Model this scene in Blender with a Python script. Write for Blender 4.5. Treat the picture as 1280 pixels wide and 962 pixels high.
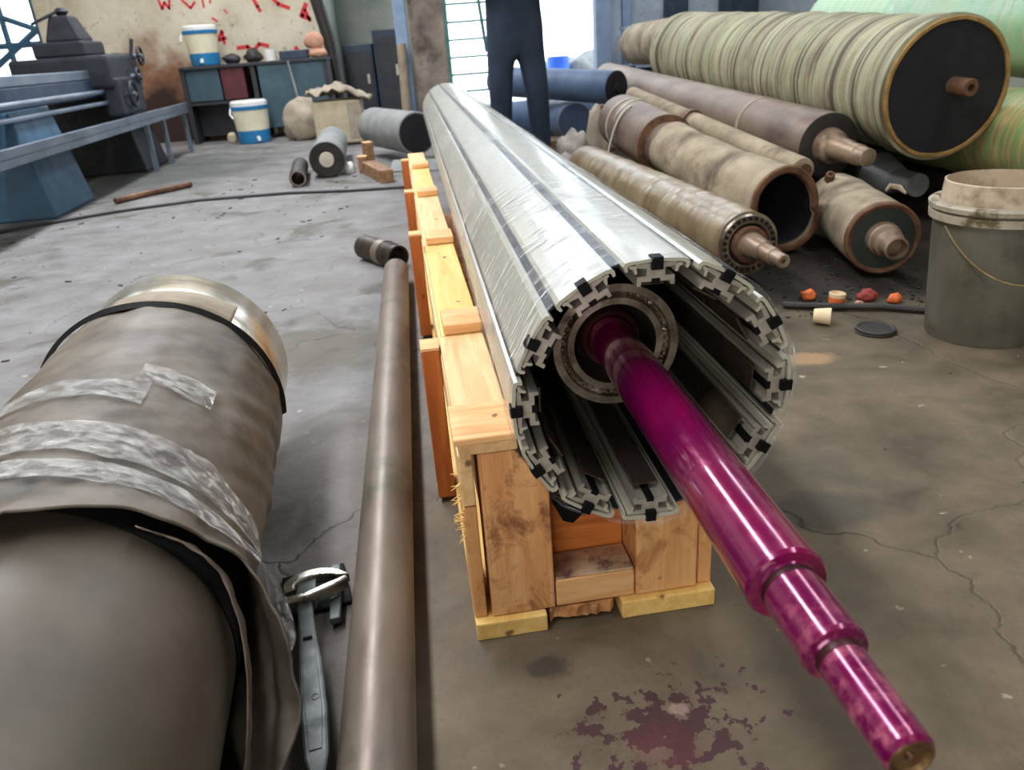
import bpy, bmesh, math, random
from mathutils import Vector, Matrix, noise as mnoise
random.seed(7)
for o in list(bpy.data.objects): bpy.data.objects.remove(o)
scene = bpy.context.scene
COL = scene.collection
PI = math.pi
def S(c):  # sRGB 0-255 -> linear
    return tuple(((v/255)/12.92 if v/255 <= .04045 else (((v/255)+.055)/1.055)**2.4) for v in c)

# ------------------------------------------------------------------ camera
cam_d = bpy.data.cameras.new('camera'); cam = bpy.data.objects.new('camera', cam_d); COL.objects.link(cam)
CR = ((.99005, -.12676, -.06857), (-.11398, -.39637, -.91099), (.08834, .90930, -.40666))   # right, down, forward
def _unit(v): return Vector(v).normalized()
_f = _unit(CR[2]); _r = _unit(CR[0]); _u = _r.cross(_f).normalized(); _r = _f.cross(_u)
mw = Matrix((( _r.x, _u.x, -_f.x, 0), (_r.y, _u.y, -_f.y, 0), (_r.z, _u.z, -_f.z, .85), (0, 0, 0, 1)))
cam.matrix_world = mw
cam_d.sensor_width = 36; cam_d.lens = 36*962/1280; cam_d.clip_start = .02; cam_d.clip_end = 200
cam_d.dof.use_dof = True; cam_d.dof.focus_distance = 1.25; cam_d.dof.aperture_fstop = 7.0
scene.camera = cam

# ------------------------------------------------------------------ world, lights, exposure
vs = scene.view_settings
scene.display_settings.display_device = 'sRGB'
vs.view_transform = 'Standard'; vs.look = 'None'; vs.exposure = 0.08; vs.gamma = 1; vs.use_curve_mapping = False
w = bpy.data.worlds.new('overcast_sky'); scene.world = w; w.use_nodes = True
bg = w.node_tree.nodes['Background']; bg.inputs[0].default_value = (.80, .90, 1, 1); bg.inputs[1].default_value = 3.8
def area(name, loc, rot, sx, sy, power, col):
    d = bpy.data.lights.new(name, 'AREA'); d.shape = 'RECTANGLE'; d.size = sx; d.size_y = sy; d.energy = power; d.color = col
    o = bpy.data.objects.new(name, d); COL.objects.link(o); o.location = loc; o.rotation_euler = rot; return o
area('skylight_daylight_west', (-1.55, 4.3, 4.28), (0, 0, 0), .55, 10.8, 400, (.98, .98, 1))
area('skylight_daylight_east', (2.65, 4.3, 4.28), (0, 0, 0), .35, 10.8, 85, (1, .97, .92))
area('gate_daylight', (-2.3, -4.45, 1.75), (math.radians(90), 0, math.radians(-20)), 3.0, 3.2, 110, (1, .84, .66))
area('clerestory_added_light', (.2, 10.32, 3.62), (math.radians(-80), 0, 0), 8.4, 1.1, 100, (.90, .95, 1))  # added window band out of view, gives backlight and film highlights

# ------------------------------------------------------------------ materials
MATS = {}
def newmat(name):
    m = bpy.data.materials.new(name); m.use_nodes = True; MATS[name] = m
    nt = m.node_tree; return m, nt, nt.nodes['Principled BSDF']
def coords(nt, stretch=(1, 1, 1), rot=(0, 0, 0), kind='Object'):
    tc = nt.nodes.new('ShaderNodeTexCoord'); mp = nt.nodes.new('ShaderNodeMapping')
    mp.inputs['Scale'].default_value = stretch; mp.inputs['Rotation'].default_value = rot
    nt.links.new(tc.outputs[kind], mp.inputs[0]); return mp.outputs[0]
def noise(nt, vec, scale, detail=4, rough=.55, dist=0):
    n = nt.nodes.new('ShaderNodeTexNoise'); n.inputs['Scale'].default_value = scale; n.inputs['Detail'].default_value = detail
    n.inputs['Roughness'].default_value = rough; n.inputs['Distortion'].default_value = dist
    nt.links.new(vec, n.inputs['Vector']); return n.outputs['Fac']
def ramp(nt, fac, stops):
    r = nt.nodes.new('ShaderNodeValToRGB'); e = r.color_ramp.elements
    while len(e) < len(stops): e.new(.5)
    for i, (p, c) in enumerate(stops):
        e[i].position = p; e[i].color = (*(c if isinstance(c, tuple) else (c, c, c)), 1)
    nt.links.new(fac, r.inputs[0]); return r.outputs[0]
def mix(nt, fac, a, b, mode='MIX'):
    n = nt.nodes.new('ShaderNodeMix'); n.data_type = 'RGBA'; n.blend_type = mode
    for s, v in ((0, fac), (6, a), (7, b)):
        if hasattr(v, 'is_linked') or hasattr(v, 'links'): nt.links.new(v, n.inputs[s])
        else: n.inputs[s].default_value = v if s == 0 else (*v, 1)
    return n.outputs[2]
def mathn(nt, op, a, b=None, clamp=False):
    n = nt.nodes.new('ShaderNodeMath'); n.operation = op; n.use_clamp = clamp
    for i, v in enumerate((a, b)):
        if v is None: continue
        if hasattr(v, 'links'): nt.links.new(v, n.inputs[i])
        else: n.inputs[i].default_value = v
    return n.outputs[0]
def bumpn(nt, h, strength, dist=.01, normal=None):
    b = nt.nodes.new('ShaderNodeBump'); b.inputs['Strength'].default_value = strength; b.inputs['Distance'].default_value = dist
    nt.links.new(h, b.inputs['Height'])
    if normal is not None: nt.links.new(normal, b.inputs['Normal'])
    return b.outputs[0]
def mat(name, cols, scale=8, stretch=(1, 1, 1), rough=.6, metal=0, bump=.2, bscale=60, bdist=.004, dirt=None, dscale=5, dth=(.5, .68), detail=5, coat=0, spec=.5, dist=0, rvar=.15):
    """cols: 2-3 sRGB colours spread over noise; dirt: sRGB colour in patches."""
    m, nt, p = newmat(name)
    v = coords(nt, stretch)
    v1 = coords(nt)
    n = noise(nt, v, scale, detail, .6, dist)
    k = len(cols)
    c = ramp(nt, n, [(.3+.4*i/max(1, k-1), S(cols[i])) for i in range(k)])
    if dirt:
        dn = noise(nt, v1, dscale, 6, .65)
        f = ramp(nt, dn, [(dth[0], 0.), (dth[1], 1.)])
        c = mix(nt, f, c, S(dirt))
    nt.links.new(c, p.inputs['Base Color'])
    rn = noise(nt, v1, scale*1.7, 3)
    rr = nt.nodes.new('ShaderNodeMapRange'); nt.links.new(rn, rr.inputs[0])
    rr.inputs[3].default_value = max(.03, rough-rvar); rr.inputs[4].default_value = min(1, rough+rvar)
    nt.links.new(rr.outputs[0], p.inputs['Roughness'])
    p.inputs['Metallic'].default_value = metal
    p.inputs['Specular IOR Level'].default_value = spec
    p.inputs['Coat Weight'].default_value = coat; p.inputs['Coat Roughness'].default_value = .12
    if bump:
        b = noise(nt, v, bscale, 5)
        nt.links.new(bumpn(nt, b, bump, bdist), p.inputs['Normal'])
    return m

# floor: worn concrete, grey dust to the left, oily brown with painted drum shade to the right, purple dye drips, damp patches
def floor_mat():
    m, nt, p = newmat('worn_concrete')
    v = coords(nt)
    big = noise(nt, v, 1.1, 6, .62, .4)
    mid = noise(nt, coords(nt, (1, 1.15, 1), (0, 0, .35)), 4.2, 8, .66, .25)
    fine = noise(nt, v, 48, 5, .7)
    grey = ramp(nt, mid, [(.26, S((84, 81, 74))), (.42, S((112, 109, 107))), (.56, S((127, 125, 125))), (.75, S((141, 139, 139)))])
    brown = ramp(nt, mid, [(.28, S((64, 54, 41))), (.44, S((92, 80, 64))), (.58, S((108, 95, 77))), (.78, S((126, 112, 92)))])
    sep = nt.nodes.new('ShaderNodeSeparateXYZ'); nt.links.new(v, sep.inputs[0])
    xs = mathn(nt, 'ADD', sep.outputs[0], mathn(nt, 'MULTIPLY', mathn(nt, 'SUBTRACT', big, .5), 1.2))
    ys = mathn(nt, 'MULTIPLY', mathn(nt, 'SUBTRACT', 2.2, sep.outputs[1]), .28)
    f = nt.nodes.new('ShaderNodeMapRange'); nt.links.new(mathn(nt, 'ADD', xs, mathn(nt, 'MAXIMUM', ys, -.35)), f.inputs[0])
    f.inputs[1].default_value = -.25; f.inputs[2].default_value = .45; f.interpolation_type = 'SMOOTHSTEP'
    c = mix(nt, f.outputs[0], grey, brown)
    # damp / oil patches
    oil = ramp(nt, noise(nt, v, 2.3, 5, .6, .6), [(.56, 0.), (.66, .75)])
    c = mix(nt, oil, c, S((74, 70, 58)))
    c = mix(nt, ramp(nt, fine, [(.30, .35), (.42, 0.)]), c, S((64, 58, 50)))
    c = mix(nt, ramp(nt, noise(nt, coords(nt, (1, 2.2, 1), (0, 0, .5)), 3.1, 8, .72, .9), [(.60, 0.), (.70, .55)]), c, S((84, 80, 68)))
    c = mix(nt, ramp(nt, noise(nt, v, 22, 3, .5), [(.70, 0.), (.76, .5)]), c, S((205, 192, 165)))
    # dark grime by the lathe and the back of the hall; painted shade round the right-hand rolls
    def spot(x, y, rx, ry, lo, hi, nsc, amp):
        mp = nt.nodes.new('ShaderNodeMapping'); mp.vector_type = 'POINT'
        mp.inputs['Location'].default_value = (-x/rx, -y/ry, 0); mp.inputs['Scale'].default_value = (1/rx, 1/ry, 0)
        nt.links.new(v, mp.inputs[0])
        ln = nt.nodes.new('ShaderNodeVectorMath'); ln.operation = 'LENGTH'; nt.links.new(mp.outputs[0], ln.inputs[0])
        nn = mathn(nt, 'MULTIPLY', mathn(nt, 'SUBTRACT', noise(nt, v, nsc, 5, .6), .5), amp)
        s = mathn(nt, 'ADD', mathn(nt, 'SUBTRACT', 1, ln.outputs['Value']), nn)
        return ramp(nt, s, [(lo, 0.), (hi, 1.)])
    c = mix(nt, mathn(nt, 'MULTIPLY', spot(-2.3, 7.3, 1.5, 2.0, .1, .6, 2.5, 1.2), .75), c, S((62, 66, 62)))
    c = mix(nt, mathn(nt, 'MULTIPLY', spot(-.35, 2.35, .35, .35, .2, .6, 9, 1.5), .7), c, S((88, 82, 70)))
    c = mix(nt, mathn(nt, 'MULTIPLY', spot(1.5, 2.95, 1.3, 1.05, .08, .35, 3, .7), .94), c, S((30, 25, 20)))  # oily dirt, darkened further to paint the shade under the rolls
    c = mix(nt, mathn(nt, 'MULTIPLY', spot(.68, 1.16, .13, .09, .1, .4, 12, .8), .7), c, S((66, 64, 54)))
    c = mix(nt, mathn(nt, 'MULTIPLY', spot(1.0, 1.85, .12, .06, .2, .5, 12, .8), .6), c, S((176, 140, 100)))
    # purple dye
    dye = spot(.245, .73, .26, .17, .70, .76, 30, 3.0)
    c = mix(nt, mathn(nt, 'MULTIPLY', dye, .85), c, S((62, 30, 40)))
    dye2 = spot(.24, .71, .13, .09, .45, .8, 16, 1.8)
    c = mix(nt, mathn(nt, 'MULTIPLY', dye2, .28), c, S((112, 52, 60)))
    c = mix(nt, mathn(nt, 'MULTIPLY', spot(.105, .865, .05, .035, .2, .5, 25, 1.2), .6), c, S((40, 36, 32)))
    c = mix(nt, mathn(nt, 'MULTIPLY', spot(.27, .755, .022, .016, .2, .5, 50, 1.6), .6), c, S((170, 140, 128)))
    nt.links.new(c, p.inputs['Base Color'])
    r = ramp(nt, mid, [(.3, .5), (.6, .8)]); nt.links.new(r, p.inputs['Roughness']); p.inputs['Specular IOR Level'].default_value = .3
    h = mathn(nt, 'ADD', mathn(nt, 'MULTIPLY', mid, 1.2), mathn(nt, 'MULTIPLY', fine, .35))
    cr = nt.nodes.new('ShaderNodeTexVoronoi'); cr.feature = 'DISTANCE_TO_EDGE'; cr.inputs['Scale'].default_value = 1.15
    wv = nt.nodes.new('ShaderNodeVectorMath'); wv.operation = 'ADD'; nt.links.new(v, wv.inputs[0])
    nx = nt.nodes.new('ShaderNodeTexNoise'); nx.inputs['Scale'].default_value = 4; nx.inputs['Detail'].default_value = 6; nt.links.new(v, nx.inputs['Vector'])
    sc_ = nt.nodes.new('ShaderNodeVectorMath'); sc_.operation = 'SCALE'; sc_.inputs[3].default_value = .35; nt.links.new(nx.outputs['Color'], sc_.inputs[0])
    nt.links.new(sc_.outputs[0], wv.inputs[1]); nt.links.new(wv.outputs[0], cr.inputs['Vector'])
    ck = ramp(nt, cr.outputs['Distance'], [(.0, 0.), (.008, 1.)])
    h = mathn(nt, 'ADD', h, mathn(nt, 'MULTIPLY', ck, .5))
    c2 = mix(nt, ramp(nt, mathn(nt, 'MULTIPLY', mathn(nt, 'SUBTRACT', 1, ck), ramp(nt, noise(nt, v, 2.1, 3), [(.45, 0.), (.6, 1.)])), [(.2, 0.), (.8, .75)]), c, S((44, 38, 31)))
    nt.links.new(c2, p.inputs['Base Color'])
    nt.links.new(bumpn(nt, h, .5, .012), p.inputs['Normal'])
    return m
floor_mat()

def wall_mat(name, cols, stain=None):
    m, nt, p = newmat(name)
    v = coords(nt)
    c = ramp(nt, noise(nt, v, 1.6, 7, .65), [(.32, S(cols[0])), (.5, S(cols[1])), (.7, S(cols[2]))])
    c = mix(nt, ramp(nt, noise(nt, v, 14, 4, .6), [(.62, 0.), (.72, .6)]), c, S((96, 84, 70)))
    if stain:
        x, z, rx, rz = stain
        mp = nt.nodes.new('ShaderNodeMapping'); mp.inputs['Location'].default_value = (-x/rx, 0, -z/rz); mp.inputs['Scale'].default_value = (1/rx, 0, 1/rz)
        nt.links.new(v, mp.inputs[0])
        ln = nt.nodes.new('ShaderNodeVectorMath'); ln.operation = 'LENGTH'; nt.links.new(mp.outputs[0], ln.inputs[0])
        s = mathn(nt, 'ADD', mathn(nt, 'SUBTRACT', 1, ln.outputs['Value']), mathn(nt, 'MULTIPLY', mathn(nt, 'SUBTRACT', noise(nt, v, 3, 5), .5), 1.0))
        c = mix(nt, ramp(nt, s, [(.0, 0.), (.35, .9)]), c, S((124, 74, 42)))
        c = mix(nt, ramp(nt, s, [(.35, 0.), (.6, .95)]), c, S((46, 28, 26)))
    nt.links.new(c, p.inputs['Base Color']); p.inputs['Roughness'].default_value = .85
    nt.links.new(bumpn(nt, noise(nt, v, 18, 6), .3, .02), p.inputs['Normal'])
    return m
wall_mat('stained_plaster', [(158, 142, 118), (192, 182, 160), (208, 200, 182)], (-2.95, .15, .85, 1.1))
wall_mat('grey_plaster', [(120, 126, 118), (146, 150, 140), (160, 164, 154)])
wall_mat('blue_grey_plaster', [(158, 170, 186), (180, 192, 208), (200, 210, 222)])
mat('roof_sheet', [(96, 96, 94), (130, 128, 122)], 3, rough=.7)
mat('pillar_plaster', [(84, 76, 72), (124, 112, 102), (150, 138, 126)], 4, rough=.85, dirt=(64, 54, 50), dscale=3)
mat('outside_ground', [(225, 222, 215), (240, 238, 232)], 2, rough=.9)

# wood
def wood(name, a, b, c, knots=(92, 52, 26), axis='y', stainc=None):
    m, nt, p = newmat(name)
    st = {'x': (1.2, 14, 14), 'y': (14, 1.2, 14), 'z': (14, 14, 1.2)}[axis]
    g = noise(nt, coords(nt, st), 3.2, 7, .62, .8)
    col = ramp(nt, g, [(.28, S(a)), (.5, S(b)), (.72, S(c))])
    k = ramp(nt, noise(nt, coords(nt, (1, 1, 1)), 28, 2, .4), [(.70, 0.), (.76, .85)])
    col = mix(nt, k, col, S(knots))
    if stainc:
        s = ramp(nt, noise(nt, coords(nt, (1, 1, .8)), 17, 6, .7, .5), [(.50, 0.), (.64, .8)])
        col = mix(nt, s, col, S(stainc))
    nt.links.new(col, p.inputs['Base Color']); p.inputs['Roughness'].default_value = .62
    nt.links.new(bumpn(nt, noise(nt, coords(nt, st), 26, 6), .35, .002), p.inputs['Normal'])
    return m
wood('pine_long', (206, 160, 104), (228, 186, 132), (240, 204, 152), axis='y')
wood('pine_cross', (204, 146, 88), (226, 172, 114), (240, 196, 142), axis='x')
wood('pine_stained', (196, 132, 78), (222, 160, 102), (234, 182, 126), axis='z', stainc=(120, 66, 34))
wood('pine_upright', (204, 140, 82), (222, 164, 104), (236, 186, 128), axis='z', stainc=(176, 112, 62))
wood('orange_upright', (150, 74, 22), (178, 94, 32), (200, 118, 48), axis='z')
wood('orange_cross', (170, 88, 30), (196, 110, 42), (214, 134, 62), axis='x')
wood('pine_yellow', (214, 168, 88), (234, 192, 110), (244, 208, 134), axis='y')
mat('ledge_stain', [(120, 84, 66), (196, 160, 124), (216, 196, 170)], 9, (1, 2, 1), .7, 0, .3, dirt=(96, 52, 60), dscale=22, dth=(.52, .66))
wood('old_wood', (92, 62, 40), (134, 98, 66), (168, 132, 94), axis='y')

mat('aluminium', [(158, 152, 142), (188, 182, 170), (204, 198, 188)], 30, (1, .05, 1), .36, .6, .08, 90)
mat('cover_cream', [(156, 153, 136), (170, 167, 150), (180, 178, 163)], 6, (1, .2, 1), .34, .0, .04, 40, coat=.3)
mat('dark_seal', [(22, 24, 32), (34, 38, 48)], 20, rough=.35, bump=.1)
mat('black_rubber', [(6, 6, 7), (14, 14, 15)], 30, rough=.62, bump=.15, spec=.15)
mat('dark_steel', [(30, 28, 28), (56, 52, 50)], 14, rough=.5, metal=.6)
mat('weld_steel', [(92, 84, 76), (150, 138, 124), (196, 186, 172)], 26, rough=.34, metal=.9, bump=.5, bscale=40)
mat('inner_plate', [(74, 66, 58), (112, 102, 90)], 10, (1, .1, 1), rough=.3, metal=.7, bump=.1)
mat('boss_bronze', [(70, 40, 44), (112, 76, 62)], 12, rough=.35, metal=.8)
mat('groove_brown', [(44, 14, 24), (78, 34, 36)], 30, rough=.45, metal=.4)
def shaft_mat():
    m, nt, p = newmat('magenta_lacquer')
    v = coords(nt); vl = coords(nt, (1, .25, 1))
    c = ramp(nt, noise(nt, vl, 14, 4, .55, .2), [(.25, S((88, 4, 66))), (.45, S((116, 5, 72))), (.6, S((136, 7, 74))), (.8, S((150, 14, 92)))])
    sep = nt.nodes.new('ShaderNodeSeparateXYZ'); nt.links.new(v, sep.inputs[0])
    near = nt.nodes.new('ShaderNodeMapRange'); nt.links.new(sep.outputs[1], near.inputs[0])
    near.inputs[1].default_value = -.36; near.inputs[2].default_value = -.56
    w_ = mathn(nt, 'MULTIPLY', near.outputs[0], ramp(nt, noise(nt, v, 55, 5, .7), [(.48, 0.), (.62, .8)]))
    c = mix(nt, w_, c, S((186, 96, 120)))
    nt.links.new(c, p.inputs['Base Color'])
    p.inputs['Metallic'].default_value = .35; p.inputs['Roughness'].default_value = .26
    rr = ramp(nt, noise(nt, v, 40, 4), [(.4, .16), (.7, .30)]); nt.links.new(rr, p.inputs['Roughness'])
    p.inputs['Coat Weight'].default_value = .7; p.inputs['Coat Roughness'].default_value = .04
    nt.links.new(bumpn(nt, noise(nt, coords(nt, (1, 3, 1)), 90, 4), .04, .0015), p.inputs['Normal'])
shaft_mat()
mat('shaft_end_steel', [(70, 44, 40), (120, 92, 62), (156, 130, 84)], 60, rough=.45, metal=.7, bump=.5)
def film_mat(name, lo, hi, streak_rot, tint=(.86, .9, .95), thr=(.5, .66), scale=(3, 34, 3), gr=.13, bs=1.0, bd=.02, milk=.3):
    m, nt, p = newmat(name)
    nt.nodes.remove(p)
    out = nt.nodes['Material Output']
    tr = nt.nodes.new('ShaderNodeBsdfTransparent'); gl = nt.nodes.new('ShaderNodeBsdfGlossy')
    gl.inputs['Roughness'].default_value = gr; gl.inputs['Color'].default_value = (*tint, 1); tr.inputs[0].default_value = (.97, .98, 1, 1)
    n1 = noise(nt, coords(nt, scale, streak_rot), 2.6, 6, .62, .5)
    n2 = noise(nt, coords(nt), 5, 4)
    f = ramp(nt, mathn(nt, 'ADD', mathn(nt, 'MULTIPLY', n1, .75), mathn(nt, 'MULTIPLY', n2, .25)), [(thr[0], lo), (thr[1], hi)])
    lw = nt.nodes.new('ShaderNodeLayerWeight'); lw.inputs[0].default_value = .35
    f2 = mathn(nt, 'ADD', f, mathn(nt, 'MULTIPLY', lw.outputs['Fresnel'], .14), True)
    b = bumpn(nt, n1, bs, bd)
    nt.links.new(b, gl.inputs['Normal']); nt.links.new(b, lw.inputs['Normal'])
    df = nt.nodes.new('ShaderNodeBsdfDiffuse'); df.inputs[0].default_value = (.9, .92, .95, 1)
    ms = nt.nodes.new('ShaderNodeMixShader'); ms.inputs[0].default_value = milk; nt.links.new(gl.outputs[0], ms.inputs[1]); nt.links.new(df.outputs[0], ms.inputs[2])
    mx = nt.nodes.new('ShaderNodeMixShader'); nt.links.new(f2, mx.inputs[0]); nt.links.new(tr.outputs[0], mx.inputs[1]); nt.links.new(ms.outputs[0], mx.inputs[2])
    nt.links.new(mx.outputs[0], out.inputs[0])
film_mat('stretch_film', .03, .9, (0, 0, .42), (1, 1, 1), (.54, .62), (7, 80, 7), .12, 1.0, .02, .35)
film_mat('packing_tape', .10, .70, (.3, .6, 0), (1, .99, .95), (.44, .62), (16, 26, 16), .10, 1.0, .06, .22)
film_mat('thin_film', .02, .5, (0, 0, .42), (1, 1, 1), (.56, .64), (7, 60, 7), .1, 1.0, .02, .1)

mat('tarp_brown', [(72, 64, 53), (98, 88, 76), (116, 106, 93)], 7, (1, 1, 1), .55, 0, .25, 34, .006, dirt=(58, 52, 42), dscale=4)
mat('hem_shade_dark', [(30, 30, 34), (50, 48, 48)], 12, rough=.6)
mat('roll_rubber', [(74, 65, 57), (94, 84, 74), (106, 96, 86)], 5, (1, 1, 1), .5, 0, .12, 50, .003, dirt=(78, 74, 58), dscale=3, dth=(.52, .7))
mat('bright_steel', [(176, 164, 142), (208, 198, 178), (226, 218, 202)], 20, (.4, 3, .4), .22, .8, .03, 60, rvar=.06)
mat('card_tan', [(124, 110, 92), (160, 146, 124)], 12, rough=.7)
mat('pipe_steel', [(98, 86, 76), (126, 112, 100), (140, 128, 116)], 9, (1, .3, 1), .42, .35, .15, 40, dirt=(92, 90, 74), dscale=5, dth=(.55, .7))
mat('stub_dark', [(36, 32, 28), (72, 62, 52)], 14, rough=.5, metal=.5)
mat('tool_grey', [(62, 66, 66), (92, 97, 96), (108, 112, 110)], 22, rough=.5, metal=.45, bump=.25)
mat('tool_bright', [(140, 132, 120), (196, 190, 180)], 30, rough=.3, metal=.95, bump=.3)
mat('brass', [(150, 112, 56), (196, 156, 92)], 30, rough=.35, metal=.9)

def band_mat(name, cols, scale, rough=.7, bump=.6, skew=.06, rust=None, metal=0, groove=None):
    """wound layers: colours change along the roll's own axis (local Y)"""
    m, nt, p = newmat(name)
    vb = coords(nt, (.9, 1/.06 if False else 9, .9), (skew, 0, skew))
    n = noise(nt, vb, scale, 4, .6, .1)
    k = len(cols)
    c = ramp(nt, n, [(.28+.46*i/(k-1), S(cols[i])) for i in range(k)])
    c = mix(nt, ramp(nt, noise(nt, coords(nt), 6, 6, .7), [(.5, 0.), (.7, .7)]), c, S(rust or (110, 98, 82)))
    if groove:  # ridge shading painted as bands: dark hollows, pale crests
        g = noise(nt, coords(nt, (.35, 14, .35), (.02, 0, .02)), 2.6, 2, .5)
        c = mix(nt, ramp(nt, g, [(.36, .9), (.46, 0.)]), c, S(groove))
        c = mix(nt, ramp(nt, g, [(.56, 0.), (.66, .55)]), c, S((186, 178, 150)))
    nt.links.new(c, p.inputs['Base Color']); p.inputs['Roughness'].default_value = rough; p.inputs['Metallic'].default_value = metal
    nt.links.new(bumpn(nt, n, bump, .02), p.inputs['Normal'])
band_mat('rope_wound', [(92, 80, 62), (134, 122, 98), (160, 152, 126), (136, 146, 112), (176, 166, 138), (88, 74, 56)], 4.4, rust=(112, 102, 80), bump=1.0, skew=.02, groove=(70, 58, 44))
band_mat('green_wound', [(176, 166, 122), (150, 180, 140), (124, 172, 132), (186, 180, 138)], 3.0, .35, .25, rust=(160, 178, 138))
band_mat('green_orange_wound', [(112, 150, 92), (190, 158, 106), (120, 156, 96), (196, 168, 118), (104, 144, 88)], 3.4, .5, .3, rust=(150, 144, 98))
band_mat('tape_wrapped', [(92, 76, 56), (124, 106, 80), (146, 130, 102), (112, 92, 68)], 1.3, .3, .6, rust=(116, 92, 64))
mat('canvas_wrap', [(118, 104, 84), (152, 138, 114), (170, 156, 132)], 7, (1, .6, 1), .8, 0, .5, 14, .02, dirt=(92, 76, 58), dscale=4)
mat('rusty_roll', [(86, 70, 62), (118, 100, 88), (134, 118, 104)], 6, (1, .4, 1), .5, .25, .2, 30, dirt=(112, 84, 64), dscale=3, dth=(.58, .78))
mat('rust', [(70, 46, 34), (104, 72, 52), (132, 98, 74)], 14, rough=.65, metal=.35, bump=.4)
mat('journal_steel', [(96, 78, 64), (142, 120, 100), (164, 144, 126)], 14, (1, .4, 1), .45, .5, .25)
mat('black_disc', [(12, 13, 18), (21, 22, 29)], 10, rough=.75, bump=.2)
mat('ochre_edge', [(120, 90, 46), (170, 132, 74)], 24, rough=.7)
mat('dark_green_iron', [(26, 32, 28), (44, 50, 42)], 10, rough=.6, metal=.2)
mat('dark_roll', [(34, 31, 30), (58, 54, 50)], 8, rough=.55, metal=.2)
mat('grey_roll', [(110, 112, 112), (142, 144, 142)], 6, rough=.55)
mat('hazed_blue_roll', [(58, 78, 108), (84, 106, 138)], 6, rough=.6)  # blue flare haze behind the person painted into the roll colour
mat('bucket_grey', [(76, 74, 62), (96, 93, 80), (112, 109, 96)], 6, (1, 1, .5), .5, 0, .12, 40, dirt=(70, 66, 52), dscale=7)
mat('bucket_rim', [(150, 140, 122), (180, 168, 150)], 12, rough=.6, dirt=(92, 82, 50), dscale=18, dth=(.48, .6))
mat('bucket_liner', [(164, 144, 122), (194, 176, 152)], 8, rough=.75, bump=.4, bscale=25, dirt=(120, 100, 80), dscale=9)
mat('wire', [(150, 128, 84), (186, 164, 120)], 40, rough=.4, metal=.7)
mat('paper_cream', [(222, 196, 156), (236, 214, 178)], 20, rough=.8)
mat('paper_orange', [(206, 96, 44), (226, 120, 60)], 20, rough=.7)
mat('litter_red', [(120, 40, 40), (176, 74, 60)], 30, rough=.7)
mat('lathe_blue', [(36, 50, 70), (56, 74, 98)], 6, rough=.5, metal=.2)
mat('lathe_steel', [(96, 108, 124), (138, 148, 160)], 8, (1, .3, 1), .4, .6)
mat('lathe_dark', [(26, 30, 38), (44, 48, 56)], 10, rough=.55, metal=.3)
mat('lathe_teal', [(38, 74, 98), (56, 96, 124)], 6, rough=.55)
mat('jug_cream', [(214, 208, 178), (228, 222, 196)], 10, rough=.5)
mat('jug_blue', [(20, 104, 156), (36, 126, 180)], 10, rough=.45)
mat('white_plastic', [(214, 214, 208), (230, 230, 226)], 10, rough=.45)
mat('bench_dark', [(30, 32, 38), (50, 52, 56)], 8, rough=.6)
mat('bench_teal', [(46, 72, 84), (66, 92, 102)], 6, rough=.6)
mat('bench_red', [(70, 24, 32), (96, 36, 42)], 8, rough=.6)
mat('sack_cloth', [(140, 128, 112), (172, 160, 142)], 10, rough=.9, bump=.5)
mat('sack_cream', [(168, 156, 128), (198, 186, 158)], 8, rough=.9, bump=.5)
mat('pink_clay', [(176, 128, 104), (206, 158, 132)], 10, rough=.8)
mat('red_paint', [(186, 30, 42), (206, 52, 60)], 20, rough=.7)
mat('cabinet_navy', [(28, 40, 58), (46, 62, 84)], 6, rough=.55)
mat('blue_post', [(112, 134, 164), (142, 162, 190)], 6, rough=.6)
mat('window_green', [(60, 120, 116), (90, 146, 140)], 8, rough=.5)
mat('bright_blue', [(20, 100, 210), (50, 140, 236)], 8, rough=.4)
mat('outside_cloth', [(30, 80, 190), (50, 110, 220)], 8, rough=.6)
mat('cloth_hazed', [(26, 36, 52), (38, 50, 70)], 9, rough=.85, bump=.3, bscale=20)  # black cloth; the blue haze over it is painted into the colour
mat('cloth_shirt', [(30, 42, 62), (46, 60, 82)], 9, rough=.85, bump=.3, bscale=20)
mat('skin', [(112, 74, 56), (138, 94, 72)], 12, rough=.55)
mat('hair', [(12, 11, 11), (26, 23, 22)], 40, rough=.6)
mat('leather', [(20, 18, 18), (40, 34, 30)], 12, rough=.45)
mat('cable_black', [(26, 28, 32), (46, 48, 52)], 12, rough=.5)
mat('strap_white', [(168, 160, 144), (198, 190, 174)], 12, rough=.7)
mat('rag', [(112, 106, 104), (150, 142, 136), (176, 166, 152)], 9, rough=.9, bump=.5)

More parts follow.
